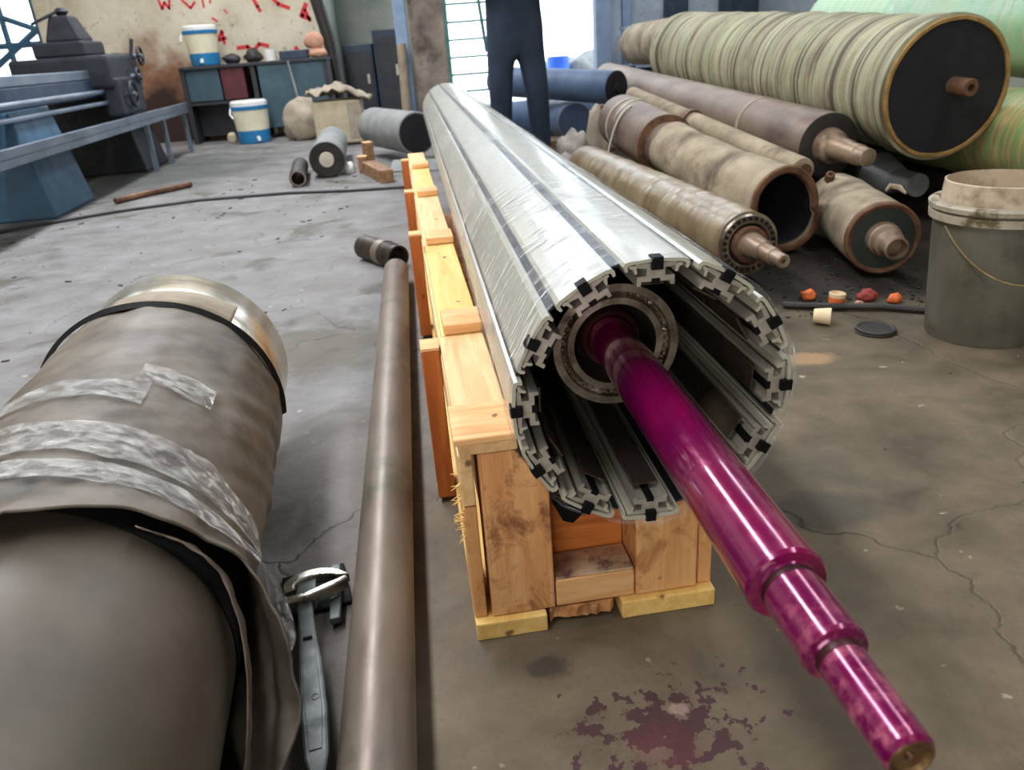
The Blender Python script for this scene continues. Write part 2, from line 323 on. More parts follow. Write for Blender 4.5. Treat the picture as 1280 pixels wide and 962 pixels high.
# ------------------------------------------------------------------ mesh builder
class MB:
    def __init__(s): s.v = []; s.f = []; s.sm = []
    def add(s, vs_, fs, smooth=False, M=None):
        o = len(s.v)
        s.v += [tuple(M @ Vector(v)) if M else tuple(v) for v in vs_]
        s.f += [tuple(i+o for i in f) for f in fs]; s.sm += [smooth]*len(fs); return s
    def box(s, x0, x1, y0, y1, z0, z1, M=None):
        return s.add([(x0, y0, z0), (x1, y0, z0), (x1, y1, z0), (x0, y1, z0), (x0, y0, z1), (x1, y0, z1), (x1, y1, z1), (x0, y1, z1)],
                     [(0, 3, 2, 1), (4, 5, 6, 7), (0, 1, 5, 4), (1, 2, 6, 5), (2, 3, 7, 6), (3, 0, 4, 7)], False, M)
    def lathe(s, prof, seg=48, M=None, caps=(True, True), wob=None, smooth=True):
        """prof: [(y, r)...] around the Y axis"""
        n = len(prof); vs_ = []
        for j, (y, r) in enumerate(prof):
            for i in range(seg):
                a = 2*PI*i/seg; rr = r + (wob(y, a) if wob else 0)
                vs_.append((rr*math.sin(a), y, rr*math.cos(a)))
        fs = [(j*seg+i, j*seg+(i+1) % seg, (j+1)*seg+(i+1) % seg, (j+1)*seg+i) for j in range(n-1) for i in range(seg)]
        if prof[0][0] > prof[-1][0] or True: pass
        s.add(vs_, fs, smooth, M)
        o = len(s.v)-len(vs_)
        if caps[0] and prof[0][1] > 1e-6: s.f.append(tuple(o+i for i in range(seg))); s.sm.append(False)
        if caps[1] and prof[-1][1] > 1e-6: s.f.append(tuple(o+(n-1)*seg+i for i in reversed(range(seg)))); s.sm.append(False)
        return s
    def prism(s, poly, y0, y1, M=None):
        n = len(poly)
        vs_ = [(x, y0, z) for x, z in poly]+[(x, y1, z) for x, z in poly]
        fs = [(i, (i+1) % n, n+(i+1) % n, n+i) for i in range(n)]+[tuple(reversed(range(n))), tuple(range(n, 2*n))]
        return s.add(vs_, fs, False, M)
    def tube(s, pts, r, seg=10, M=None, caps=True):
        pts = [Vector(p) for p in pts]; n = len(pts); vs_ = []; up = None
        for j in range(n):
            t = (pts[min(j+1, n-1)]-pts[max(j-1, 0)]).normalized()
            if up is None: up = t.orthogonal().normalized()
            up = (up-t*up.dot(t)).normalized(); b = t.cross(up)
            rr = r[j] if isinstance(r, (list, tuple)) else r
            for i in range(seg):
                a = 2*PI*i/seg; vs_.append(pts[j]+(up*math.cos(a)+b*math.sin(a))*rr)
        fs = [(j*seg+i, j*seg+(i+1) % seg, (j+1)*seg+(i+1) % seg, (j+1)*seg+i) for j in range(n-1) for i in range(seg)]
        if caps: fs += [tuple(reversed(range(seg))), tuple((n-1)*seg+i for i in range(seg))]
        return s.add(vs_, fs, True, M)
    def grid(s, fn, nu, nv, closed=False, M=None, smooth=True):
        vs_ = [fn(i/(nu if closed else nu-1), j/(nv-1)) for j in range(nv) for i in range(nu)]
        m = nu if closed else nu-1
        fs = [(j*nu+i, j*nu+(i+1) % nu, (j+1)*nu+(i+1) % nu, (j+1)*nu+i) for j in range(nv-1) for i in range(m)]
        return s.add(vs_, fs, smooth, M)
    def mesh(s, name, material, angle=40):
        me = bpy.data.meshes.new(name); me.from_pydata(s.v, [], s.f)
        bm = bmesh.new(); bm.from_mesh(me); bmesh.ops.recalc_face_normals(bm, faces=bm.faces)
        bm.faces.ensure_lookup_table()
        for f, q in zip(bm.faces, s.sm): f.smooth = q
        bm.to_mesh(me); bm.free()
        if any(s.sm): me.set_sharp_from_angle(angle=math.radians(angle))
        me.materials.append(MATS[material]); return me
    def build(s, name, material, parent=None, bevel=0, solid=0, sub=0, loc=None, angle=40):
        return obj(name, s.mesh(name, material, angle), parent, bevel, solid, sub, loc)
def obj(name, me, parent=None, bevel=0, solid=0, sub=0, loc=None):
    o = bpy.data.objects.new(name, me); COL.objects.link(o)
    if parent is not None: o.parent = parent
    if loc is not None: o.location = loc
    if solid: md = o.modifiers.new('thickness', 'SOLIDIFY'); md.thickness = solid; md.offset = -1
    if bevel: md = o.modifiers.new('bevel', 'BEVEL'); md.width = bevel; md.segments = 2; md.limit_method = 'ANGLE'
    if sub: md = o.modifiers.new('sub', 'SUBSURF'); md.levels = sub; md.render_levels = sub
    return o
def tag(o, label, cat, group=None):
    o['label'] = label; o['category'] = cat
    if group: o['group'] = group
    return o
def thing(name, label, cat, loc=(0, 0, 0), rz=0, group=None, mtx=None):
    o = bpy.data.objects.new(name, None); COL.objects.link(o); o.empty_display_size = .05
    if mtx is not None: o.matrix_world = mtx
    else: o.location = loc; o.rotation_euler = (0, 0, rz)
    return tag(o, label, cat, group)
def struct(name, mb, material, parent=None, **k):
    o = mb.build(name, material, parent, **k)
    if parent is None: o['kind'] = 'structure'
    return o
def axis_mtx(p0, p1, drop=0):
    """frame whose +Y runs p0 -> p1, origin 'drop' below p0"""
    p0, p1 = Vector(p0), Vector(p1); y = (p1-p0).normalized(); x = y.cross(Vector((0, 0, 1))).normalized(); z = x.cross(y)
    M = Matrix(((x.x, y.x, z.x, p0.x), (x.y, y.y, z.y, p0.y), (x.z, y.z, z.z, p0.z), (0, 0, 0, 1)))
    return M @ Matrix.Translation((0, 0, -drop))
def T(x, y, z): return Matrix.Translation((x, y, z))
def RX(a): return Matrix.Rotation(a, 4, 'X')
def RY(a): return Matrix.Rotation(a, 4, 'Y')
def RZ(a): return Matrix.Rotation(a, 4, 'Z')
VERT = RX(PI/2)      # lathe around Y -> lathe around Z (y -> z)
def nz(x, y=0, z=0): return mnoise.noise(Vector((x, y, z)))

# ------------------------------------------------------------------ the hall
XL, XR, YF, YB, ZC = -5.2, 5.6, -4.6, 10.4, 4.4
def floor_fn(u, v):
    return (XL+(XR-XL)*u, YF+(12.6-YF)*v, 0)
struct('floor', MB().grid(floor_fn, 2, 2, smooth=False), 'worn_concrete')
# back wall, in pieces round its openings
ZW = 3.0     # sill of an unseen clerestory band, added to let in back light
struct('wall_back', MB().box(-4.15, -.9, YB, YB+.25, 0, ZW).box(XL, -4.95, YB, YB+.25, 0, ZC).box(-4.95, -4.15, YB, YB+.25, 0, .82).box(-4.95, -4.15, YB, YB+.25, 2.3, ZW), 'stained_plaster')
struct('wall_recess', MB().box(-.9, .5, 12.0, 12.2, 0, ZW).box(-1.0, -.9, YB+.25, 12.2, 0, ZW), 'grey_plaster')
struct('wall_door_side', MB().box(2.52, XR, YB, YB+.25, 0, ZW).box(.5, 2.52, YB, YB+.25, 2.6, ZW).box(4.9, XR, YB, YB+.25, ZW, ZC).box(.5, 2.52, YB, YB+.25, 0, .12), 'blue_grey_plaster')
struct('wall_left', MB().box(XL-.2, XL, YF, YB+.25, 0, ZC), 'stained_plaster')
struct('wall_right', MB().box(XR, XR+.2, YF, YB+.25, 0, ZC), 'grey_plaster')
struct('wall_front', MB().box(XL, -3.9, YF-.2, YF, 0, ZC).box(-.7, XR, YF-.2, YF, 0, ZC).box(-3.9, -.7, YF-.2, YF, 3.4, ZC), 'grey_plaster')
struct('ceiling', MB().box(XL, -2.0, YF, 12.2, ZC, ZC+.1).box(-1.1, 2.2, YF, 12.2, ZC, ZC+.1).box(3.1, XR, YF, 12.2, ZC, ZC+.1)
       .box(-2.0, -1.1, YF, -1.2, ZC, ZC+.1).box(-2.0, -1.1, 9.8, 12.2, ZC, ZC+.1).box(2.2, 3.1, YF, -1.2, ZC, ZC+.1).box(2.2, 3.1, 9.8, 12.2, ZC, ZC+.1), 'roof_sheet')
struct('ground_outside', MB().box(-14, 16, 12.65, 40, -.06, -.01), 'outside_ground')
struct('pillar', MB().box(.075, .42, 8.45, 8.8, 0, ZC), 'pillar_plaster', bevel=.015)
struct('trim_1', MB().box(-.075, .05, 8.5, 8.62, 0, ZC), 'blue_post', bevel=.01)
struct('trim_2', MB().tube([(-.9, 10.3, 0), (-.86, 10.3, .5), (-.88, 10.3, 1.0), (-.97, 10.3, 1.5), (-1.05, 10.3, 2.4), (-1.05, 10.3, ZC)], .075, 10), 'dark_roll')
struct('trim_3', MB().box(2.36, 2.54, 10.22, 10.4, 0, ZC).box(2.72, 2.82, 10.3, 10.4, 0, ZC), 'blue_post')
# barred window beside the pillar
wn = MB(); wn.box(.5, .56, 10.42, 10.5, .1, 2.6).box(1.12, 1.18, 10.42, 10.5, .1, 2.6)
win = struct('window_1', wn, 'window_green')
for i in range(9): MB().box(.56, 1.12, 10.44, 10.47, .3+.2*i, .325+.2*i).build('bar', 'window_green', win)
MB().tube([(.86, 10.52, 2.4), (1.02, 10.52, .75)], .022, 8).build('stay', 'window_green', win)
win2 = struct('window_2', MB().box(-4.95, -4.15, 10.44, 10.5, .82, .88).box(-4.95, -4.9, 10.44, 10.5, .82, 2.3).box(-4.2, -4.15, 10.44, 10.5, .82, 2.3), 'lathe_teal')
for p in (((-4.9, 10.46, 1.65), (-4.2, 10.46, 1.35)), ((-4.9, 10.46, .9), (-4.2, 10.46, 1.35)), ((-4.9, 10.46, 1.2), (-4.2, 10.46, 1.2)), ((-4.55, 10.46, .85), (-4.55, 10.46, 2.3))):
    MB().tube(p, .035, 6).build('bar', 'lathe_teal', win2)
# red paint marks left on the plaster
wallm = bpy.data.objects['wall_back']
def stroke(pts, r=.022):
    m = MB(); n = len(pts)
    for a, b in zip(pts[:-1], pts[1:]):
        d = Vector((b[0]-a[0], b[1]-a[1])); L = d.length; d /= L; q = Vector((-d.y, d.x))*r; e = d*r*.5
        P = [Vector(a)-q-e, Vector(b)-q+e, Vector(b)+q+e, Vector(a)+q-e]
        m.add([(p.x, YB-.002, p.y) for p in P]+[(p.x, YB+.002, p.y) for p in P], [(0, 1, 2, 3), (7, 6, 5, 4), (0, 4, 5, 1), (1, 5, 6, 2), (2, 6, 7, 3), (3, 7, 4, 0)])
    o = m.build('paint_mark', 'red_paint', wallm)
stroke([(-2.12, 1.2), (-2.19, 1.10), (-2.09, 1.12)], .018); stroke([(-2.12, 1.19), (-2.12, 1.06)], .018)
stroke([(-2.76, 1.56), (-2.74, 1.47), (-2.70, 1.54), (-2.66, 1.47), (-2.64, 1.56)], .014)
stroke([(-2.50, 1.55), (-2.42, 1.46), (-2.36, 1.52)], .014); stroke([(-2.27, 1.54), (-2.27, 1.46)], .012); stroke([(-2.18, 1.54), (-2.19, 1.5)], .01)
stroke([(-1.72, 1.58), (-1.66, 1.43), (-1.64, 1.38)], .022); stroke([(-1.50, 1.54), (-1.42, 1.44), (-1.30, 1.39)], .022)
stroke([(-1.10, 1.42), (-1.17, 1.30), (-1.08, 1.26)], .026); stroke([(-1.12, 1.36), (-1.08, 1.24)], .02); stroke([(-1.04, 1.5), (-1.0, 1.42)], .02)
stroke([(-1.98, 1.0), (-1.86, 1.01), (-1.80, .95), (-1.72, 1.03), (-1.62, 1.0)], .022); stroke([(-1.30, .96), (-1.27, .9)], .025)
stroke([(-2.2, 1.34), (-2.15, 1.3)], .012); stroke([(-2.05, 1.42), (-2.02, 1.38)], .01)

# ------------------------------------------------------------------ wooden skid under the long drum
SK = thing('wooden_skid', 'long pine skid crate lying under the film-wrapped drum', 'pallet', (.008, .953, 0), math.radians(1.0))
def plank(name, m, x0, x1, y0, y1, z0, z1, bev=.0025): return MB().box(x0, x1, y0, y1, z0, z1).build(name, m, SK, bevel=bev)
plank('bottom_board', 'pine_yellow', 0, .112, -.012, 3.3, 0, .032)
bb = MB(); n = 14     # the broken middle board: ragged end
top = [(.118+.105*i/n, .02*abs(nz(i*1.7))+.012*nz(i*4.1, 3)) for i in range(n+1)]
vs_ = [(x, y, 0.006) for x, y in top]+[(x, y-.004, .03) for x, y in top]+[(x, 3.2, .006) for x, y in top]+[(x, 3.2, .03) for x, y in top]
k = n+1
fs_ = [(i, i+1, k+i+1, k+i) for i in range(n)]+[(k+i, k+i+1, 3*k+i+1, 3*k+i) for i in range(n)]+[(i, 2*k+i, 2*k+i+1, i+1) for i in range(n)]
fs_ += [(2*k+i, 3*k+i, 3*k+i+1, 2*k+i+1) for i in range(n)]+[(0, k, 3*k, 2*k), (n, 2*k+n, 3*k+n, k+n)]
MB().add(vs_, fs_).build('bottom_board', 'pine_stained', SK)
plank('bottom_board', 'pine_yellow', .232, .385, -.012, 3.3, 0, .032)
plank('side_board', 'pine_upright', 0, .020, .004, .13, .033, .235)
plank('side_board', 'pine_long', 0, .020, .002, 3.3, .238, .324)
plank('side_board', 'pine_upright', .362, .384, .006, .12, .033, .158)
plank('side_board', 'pine_long', .366, .384, .14, 3.3, .05, .15)
def post(x0, x1, zl, zr, xs, m):   # an end post whose top is cut away under the drum
    MB().prism([(x0, .033), (x1, .033), (x1, zr), (xs, zl), (x0, zl)], .0, .085).build('end_post', m, SK, bevel=.003)
post(.028, .128, .322, .252, .082, 'pine_stained')
post(.258, .358, .200, .216, .30, 'pine_upright')
plank('end_beam', 'pine_cross', .130, .256, .002, .07, .033, .082)
plank('stained_ledge', 'ledge_stain', .131, .255, .004, .069, .0825, .086, .001)
MB().prism([(.135, .212), (.185, .190), (.165, .172), (.15, .178)], .02, .07).build('rubber_wedge', 'black_rubber', SK)
plank('end_board', 'orange_cross', .130, .256, .072, .095, .070, .182)
plank('inner_beam', 'pine_long', .03, .085, .10, 3.28, .16, .322)
plank('inner_beam', 'pine_long', .26, .36, .10, 3.28, .05, .205)
# deck boards along the left side, stepped by raised cross boards
ys = [-.012, .44, 1.19, 1.97, 2.72, 3.32]
for i in range(5):
    plank('deck_plank', 'pine_long' if i % 2 == 0 else 'pine_yellow', .002+.004*(i % 2), .086, ys[i]+.002 if i else -.004, ys[i+1]-.002, .325, .345)
for i, y in enumerate(ys[1:5]):
    plank('cross_board', 'pine_cross', .012, .088, y, y+.10, .346, .366)
plank('front_plank', 'pine_cross', -.004, .085, -.014, .10, .3455, .357)
for i, y in enumerate((.40, 1.38, 2.16, 3.12)):
    plank('picket', 'orange_upright', -.036, -.001, y, y+.055, .012, .332)
    MB().box(-.036, -.001, y, y+.055, .3325, .338).build('picket_top', 'pine_cross', SK)
# splinters on the torn side board
sp = MB()
for i in range(26):
    z = .18+.1*random.random(); y = .0+.05*random.random()
    sp.tube([(.0, y, z), (-.008-.008*random.random(), y-.006*random.random(), z+.012*random.uniform(-1, 1))], [.0012, .0004], 4)
so = sp.build('splinters', 'pine_yellow', SK); so['kind'] = 'stuff'

# ------------------------------------------------------------------ the long slatted drum with its magenta shaft
DX, DY, DZ, R = .275, .900, .405, .187
LEN = 5.4
DR = thing('slatted_drum', 'long drum of cream slats wrapped in clear film, magenta shaft sticking out', 'roller', (DX, DY, DZ-.19))
def ring(th): return T(0, 0, .19) @ RY(PI/2-th)     # local +Z -> radial at angle th (from +X, ccw seen from the near end)
cover = [(-.0405, -.012), (-.0425, -.006), (-.0405, -.001), (-.034, .001), (-.017, .0024), (0, .003), (.017, .0024), (.034, .001), (.0405, -.001), (.0425, -.006), (.0405, -.012),
         (.037, -.012), (.0375, -.006), (.033, -.0035), (0, -.001), (-.033, -.0035), (-.0375, -.006), (-.037, -.012)]
rail = [(-.026, -.004), (.026, -.004), (.026, -.0090), (.012, -.0105), (.012, -.0205), (.024, -.0205), (.0245, -.033), (.0195, -.033), (.0185, -.0275), (.0055, -.0275), (.0055, -.0235), (-.0055, -.0235),
        (-.0055, -.0275), (-.0185, -.0275), (-.0195, -.033), (-.0245, -.033), (-.024, -.0205), (-.012, -.0205), (-.012, -.0105), (-.026, -.0090)]
clip = [(-.034, -.0055), (-.026, -.0055), (-.024, -.016), (-.027, -.017), (-.030, -.010), (-.034, -.009)]
me_cover = MB().prism([(x, z+R) for x, z in cover], 0, LEN).mesh('slat', 'cover_cream')
me_rail = MB().prism([(x, z+R) for x, z in rail], .004, LEN-.01).mesh('rail', 'aluminium')
me_clip = MB().prism([(x, z+R) for x, z in clip], .003, LEN-.01).prism([(-x, z+R) for x, z in reversed(clip)], .003, LEN-.01).mesh('clip_strip', 'cover_cream')
me_plug = MB().box(-.0072, .0072, -.0035, .014, R-.011, R+.0052).mesh('rubber_plug', 'black_rubber')
me_slot = MB().box(-.0052, .0052, .003, .05, R-.0305, R-.0237).mesh('slot_seal', 'black_rubber')
me_pan = MB().box(-.0185, .0185, .03, LEN-.1, R-.0395, R-.0365).mesh('inner_strip', 'inner_plate')
me_seal = MB().box(-.0065, .0065, .02, LEN-.02, R-.004, R-.001).mesh('seam_strip', 'dark_seal')
for k in range(12):
    th = math.radians(89+30*k); M = ring(th)
    for nm, me in (('slat', me_cover), ('rail', me_rail), ('clip_strip', me_clip), ('rubber_plug', me_plug), ('slot_seal', me_slot), ('inner_strip', me_pan)):
        o = obj(nm, me, DR); o.matrix_local = M
    o = obj('seam_strip', me_seal, DR); o.matrix_local = ring(th+math.radians(15))
# hub: inner tube with a welded collar, dark web plate and the shaft boss
A0 = T(0, 0, .19)
MB().lathe([(.205, .098), (.20, .100), (.200, .088), (.212, .086), (.215, .079), (.205, .076), (.205, .066), (.6, .066)], 64, A0, (False, False)).build('hub_collar', 'weld_steel', DR)
wb = MB()
for i in range(40):
    a = 2*PI*i/40; wb.lathe([(-.004, .002), (0, .0055), (.004, .002)], 8, A0 @ T(.084*math.cos(a), .212, .084*math.sin(a)) @ RZ(.6*nz(i*3.3)))
wo = wb.build('weld_bead', 'weld_steel', DR); wo['kind'] = 'stuff'
MB().lathe([(.206, .0985), (.8, .0985)], 48, A0, (False, False)).build('hub_tube', 'dark_steel', DR)
MB().lathe([(.62, .145), (.62, .098), (.66, .098), (.66, .145)], 48, A0, (False, False)).build('web_plate', 'dark_steel', DR)
MB().lathe([(.30, .0659), (.301, .02)], 48, A0, (False, False)).build('hub_face', 'black_disc', DR)
MB().lathe([(.235, .038), (.232, .046), (.24, .050), (.30, .050)], 48, A0, (False, False)).build('shaft_boss', 'boss_bronze', DR)
sh = [(.30, .0365), (-.380, .0365), (-.390, .0372), (-.394, .0350), (-.3955, .0270), (-.398, .0252), (-.404, .0252), (-.406, .0266), (-.466, .0266), (-.4735, .0272), (-.477, .0255), (-.478, .0205), (-.480, .0182), (-.486, .0182), (-.488, .0194), (-.562, .0190), (-.569, .0187), (-.573, .0160)]
MB().lathe(sh, 64, A0, (True, False)).build('shaft', 'magenta_lacquer', DR, angle=18)
for y_, r_ in ((-.4025, .0255), (-.4845, .0185)): MB().lathe([(y_-.0022, r_-.0006), (y_-.002, r_+.0004), (y_+.005, r_+.0004), (y_+.0055, r_-.0006)], 48, A0, (False, False)).build('relief_groove', 'groove_brown', DR)
MB().lathe([(-.5725, .0164), (-.5735, .0142), (-.570, .012), (-.570, .004), (-.565, .0)], 32, A0, (False, False)).build('shaft_end', 'shaft_end_steel', DR)
# stretch film round the drum
def film(u, v):
    a = 2*PI*u; y = -.006+(LEN+.01)*v
    k = math.radians(30); d = ((a-math.radians(1)) % k); d = min(d, k-d)      # angle from the slat's middle (slats at 1+30k from vertical)
    base = (R+.0042)/max(math.cos(d), .5) if d < math.radians(12.2) else (R+.0042)/math.cos(math.radians(12.2))*math.cos(math.radians(2.8))/math.cos(k/2-d)
    w_ = .0009*nz(y*9+a*4, math.sin(a)*5, math.cos(a)*5)+.0005*nz(y*30+a*9, math.sin(a)*3)
    rr = base+w_+.0006
    if v < .004: rr += .002*nz(a*6, 4.4); y += .012*nz(a*3, 9.1)
    return (rr*math.sin(a), y, .19+rr*math.cos(a))
MB().grid(film, 192, 150, True).build('stretch_film', 'stretch_film', DR, angle=180)

# ------------------------------------------------------------------ big covered roll, left foreground
P0 = Vector((-.44, -.033, .222)); DV = Vector((-.075, .997, 0))
LR = thing('covered_roll', 'big rubber roll half covered by brown tarpaulin and shiny tape in left foreground', 'roll', mtx=axis_mtx(P0, P0+DV, .222))
AX = T(0, 0, .222)
RR = .214
MB().lathe([(-.30, RR-.01), (-.295, RR), (1.55, RR)], 96, AX, (True, False)).build('roll_body', 'roll_rubber', LR)
MB().lathe([(1.535, .2165), (1.545, .2185), (1.74, .2185), (1.752, .212), (1.752, .17), (1.70, .17)], 96, AX, (False, False)).build('end_ring', 'bright_steel', LR, angle=30)
MB().lathe([(1.70, .17), (1.702, .05), (1.86, .05), (1.862, 0)], 48, AX, (False, False)).build('end_face', 'dark_steel', LR)
# tarpaulin: a sheet wound round the roll, wrinkled, its near hem lifting off to the right
def hem(a):     # a: degrees from the top, positive to the right
    return .80-.09*math.exp(-((a+5)/26)**2)*(1 if a < 12 else .85)-.02*math.sin(math.radians(a*3+20))+.012*nz(a*.07, 1.3)
def tarp(u, v):
    a = -178+356*u; h = hem(a) if abs(a) < 150 else .80
    h += (-.17*max(0, 1-abs(a-118)/48)**1.2)
    s = h+(1.505+.006*nz(a*.05, 8)-h)*(v**1.15)
    ar = math.radians(a)
    rr = .2205+.0045*nz(s*7+a*.03, a*.02, 3)+.0035*nz(s*20-a*.075, a*.012)+.0016*nz(s*4, a*.11)+.003*max(0, a/90)*nz(s*26-a*.09, a*.01, 7)
    # lift of the hem
    q = max(0, 1-(s-h)/.16)
    rr += q*q*(.010+.016*max(0, math.cos(math.radians(a-30))))
    rr += q**1.5*.062*max(0, 1-abs(a-103)/44)
    z = .222+rr*math.cos(ar)
    return (rr*math.sin(ar), s, max(z, .004))
MB().grid(tarp, 220, 90).build('tarpaulin', 'tarp_brown', LR, solid=.003, angle=180)
def hem_strip(u, v):   # torn plastic edge hanging from the hem
    a = 42+92*u; ar = math.radians(a); h = hem(a)-.17*max(0, 1-abs(a-118)/48)**1.2-.012
    rr = .229+.020*u+.004*nz(a*.2, v*3)
    return (rr*math.sin(ar), h-.015*(v-.5)*(1+u)-.03*u, max(.222+rr*math.cos(ar)+.012*v, .003))
MB().grid(hem_strip, 60, 4).build('torn_edge', 'pipe_steel', LR, solid=.001)
def inner(u, v):
    a = -60+210*u; ar = math.radians(a); rr = RR+.002+.004*v
    return (rr*math.sin(ar), .785+.12*v, max(.222+rr*math.cos(ar), .003))
MB().grid(inner, 80, 4).build('hem_shade', 'hem_shade_dark', LR)  # dark sheet on the roll, paints the shade under the lifted hem
def tapeband(a0, a1, s0, s1, ph, amp, nm='tape_band'):
    def fn(u, v):
        a = a0+(a1-a0)*u; ar = math.radians(a)
        lo = s0+amp*nz(a*.06, ph); hi = s1+amp*nz(a*.05, ph+5)
        s = lo+(hi-lo)*v
        rr = .2262+.002*nz(s*26, a*.12, ph)+.0012*nz(s*60, a*.3, ph)
        h = hem(a)
        q = max(0, 1-(s-h)/.16); rr += q*q*(.010+.016*max(0, math.cos(math.radians(a-30))))+q**1.5*.062*max(0, 1-abs(a-103)/44)
        return (rr*math.sin(ar), s, max(.222+rr*math.cos(ar), .005))
    MB().grid(fn, 120, 14).build(nm, 'packing_tape', LR, angle=180)
tapeband(-120, 26, 1.065, 1.13, 1.0, .012)
tapeband(20, 49, 1.13, 1.20, 2.0, .012)
tapeband(-120, 120, .905, .99, 3.0, .015)
tapeband(-120, 112, .835, .885, 4.0, .014)
# black rubber strip and a slip of card near the ring
def edge(u, v):
    a = -58+158*u; ar = math.radians(a); rr = .2215+.008*(1-abs(2*v-1))+.007*max(0, -a/58)
    return (rr*math.sin(ar), 1.506+.026*(v-.5)+.006*nz(a*.03, 2.2), .222+rr*math.cos(ar))
MB().grid(edge, 70, 5).build('rubber_edge', 'black_rubber', LR)
def card(u, v):
    a = -14+58*u; ar = math.radians(a); rr = .2225+.0015*v+.002
    return (rr*math.sin(ar), 1.515+.105*v*(.5+.5*u) if u < 1 else 1.515+.105*v, .222+rr*math.cos(ar))
MB().grid(card, 30, 4).build('card_slip', 'card_tan', LR, solid=.002)

# ------------------------------------------------------------------ pipes on the floor left of the skid
tag(MB().lathe([(0, .040), (0, .0475), (.004, .049), (2.41, .049), (2.414, .0475), (2.414, .040)], 48, T(-.134, .62, .049), (True, True)).build('steel_pipe', 'pipe_steel'),
    'long brown steel pipe on the floor beside the skid', 'pipe')
ST = thing('pipe_stub', 'short dark pipe stub lying beyond the far end of the long steel pipe', 'pipe', mtx=axis_mtx((-.125, 3.23, .052), (-.30, 3.52, .052), .052))
MB().lathe([(.0, .043), (.0, .050), (.05, .050), (.055, .053), (.30, .053), (.305, .048), (.305, .042), (0, .043)], 32, T(0, 0, .052), (False, False)).build('pipe_wall', 'stub_dark', ST)
MB().lathe([(.10, .0525), (.10, .056), (.15, .056), (.15, .0525)], 32, T(0, 0, .052), (False, False)).build('collar', 'pipe_steel', ST)

# ------------------------------------------------------------------ gripping tool between roll and pipe
W0 = (-.262, 1.03, 0)
WR = thing('gripping_pliers', 'grey gripping pliers with curved bright jaw lying beside the long pipe', 'tool', W0, math.radians(9))
def flat(name, outline, z0, z1, m, bev=.002):
    n = len(outline); vv = [(x, y, z0) for x, y in outline]+[(x, y, z1) for x, y in outline]
    return MB().add(vv, [(i, (i+1) % n, n+(i+1) % n, n+i) for i in range(n)]+[tuple(reversed(range(n))), tuple(range(n, 2*n))]).build(name, m, WR, bevel=bev)
flat('handle', [(-.013, .02), (.012, .02), (.014, -.06), (.019, -.12), (.021, -.22), (.018, -.30), (.008, -.345), (-.006, -.345), (-.014, -.30), (-.017, -.20), (-.015, -.12), (-.013, -.06)], .026, .040, 'tool_grey', .004)
flat('handle_inlay', [(-.008, -.09), (.011, -.09), (.014, -.22), (.010, -.29), (-.007, -.29), (-.010, -.18)], .040, .0412, 'tool_grey', .001)
MB().tube([(-.006, -.075, .041), (.008, -.075, .041)], .003, 8).build('handle_slot', 'dark_steel', WR)
jaw = []
for i in range(15):
    a = math.radians(200-175*i/14); jaw.append((.018+.052*math.cos(a), .052+.036*math.sin(a)))
jin = []
for i in range(15):
    a = math.radians(200-175*i/14); jin.append((.022+.036*math.cos(a), .050+.018*math.sin(a)))
flat('upper_jaw', jaw+[(.078, .052)]+list(reversed(jin)), .030, .050, 'tool_bright', .004)
flat('lower_jaw', [(-.042, .016), (-.030, .008), (.010, .012), (.050, .026), (.074, .040), (.072, .050), (.040, .040), (.0, .026), (-.030, .026), (-.040, .026)], .028, .052, 'tool_bright', .004)
flat('neck', [(-.016, .012), (.018, .012), (.022, .07), (-.008, .07)], .024, .044, 'tool_grey')
MB().lathe([(0, .0075), (.006, .0075), (.008, .005), (.008, 0)], 20, T(.004, .062, .044) @ VERT @ RX(PI), (False, False)).build('pivot_bolt', 'brass', WR)
MB().lathe([(0, .005), (.004, .005), (.005, .0)], 16, T(.006, -.20, .042) @ VERT @ RX(PI), (False, False)).build('rivet', 'brass', WR)
flat('second_arm', [(.034, -.02), (.052, -.02), (.060, .05), (.064, .125), (.046, .128), (.040, .06)], .008, .022, 'tool_grey', .003)
tag(MB().box(-.055, .055, -.055, .06, 0, .0075, T(-.258, 1.115, 0) @ RZ(.2)).build('rubber_pad', 'black_rubber', bevel=.002),
    'small black rubber pad on the floor under the gripping pliers', 'pad')

# ------------------------------------------------------------------ rolls stacked on the right
def roll(name, label, p0, p1, r, body, prof=None, seg=56, wob=None):
    L = (Vector(p1)-Vector(p0)).length
    t = thing(name, label, 'roll', mtx=axis_mtx(p0, p1, r))
    if prof is None: prof = [(0, r*.97), (.006, r)]+[(L*i/24, r) for i in range(1, 24)]+[(L-.006, r), (L, r*.97)]
    t['_L'] = L
    MB().lathe(prof, seg, T(0, 0, r), (True, True), wob).build('roll_body', body, t)
    return t, L, T(0, 0, r)
def rings(L, r, amp, step, y0=0):
    """profile with irregular wound ridges"""
    p = [(y0, r*.985)]; y = y0
    while y < L-.01:
        p.append((y+.004, r+amp*random.uniform(-.6, 1))); y += step*random.uniform(.6, 1.4)
    p.append((L, r*.98)); return p
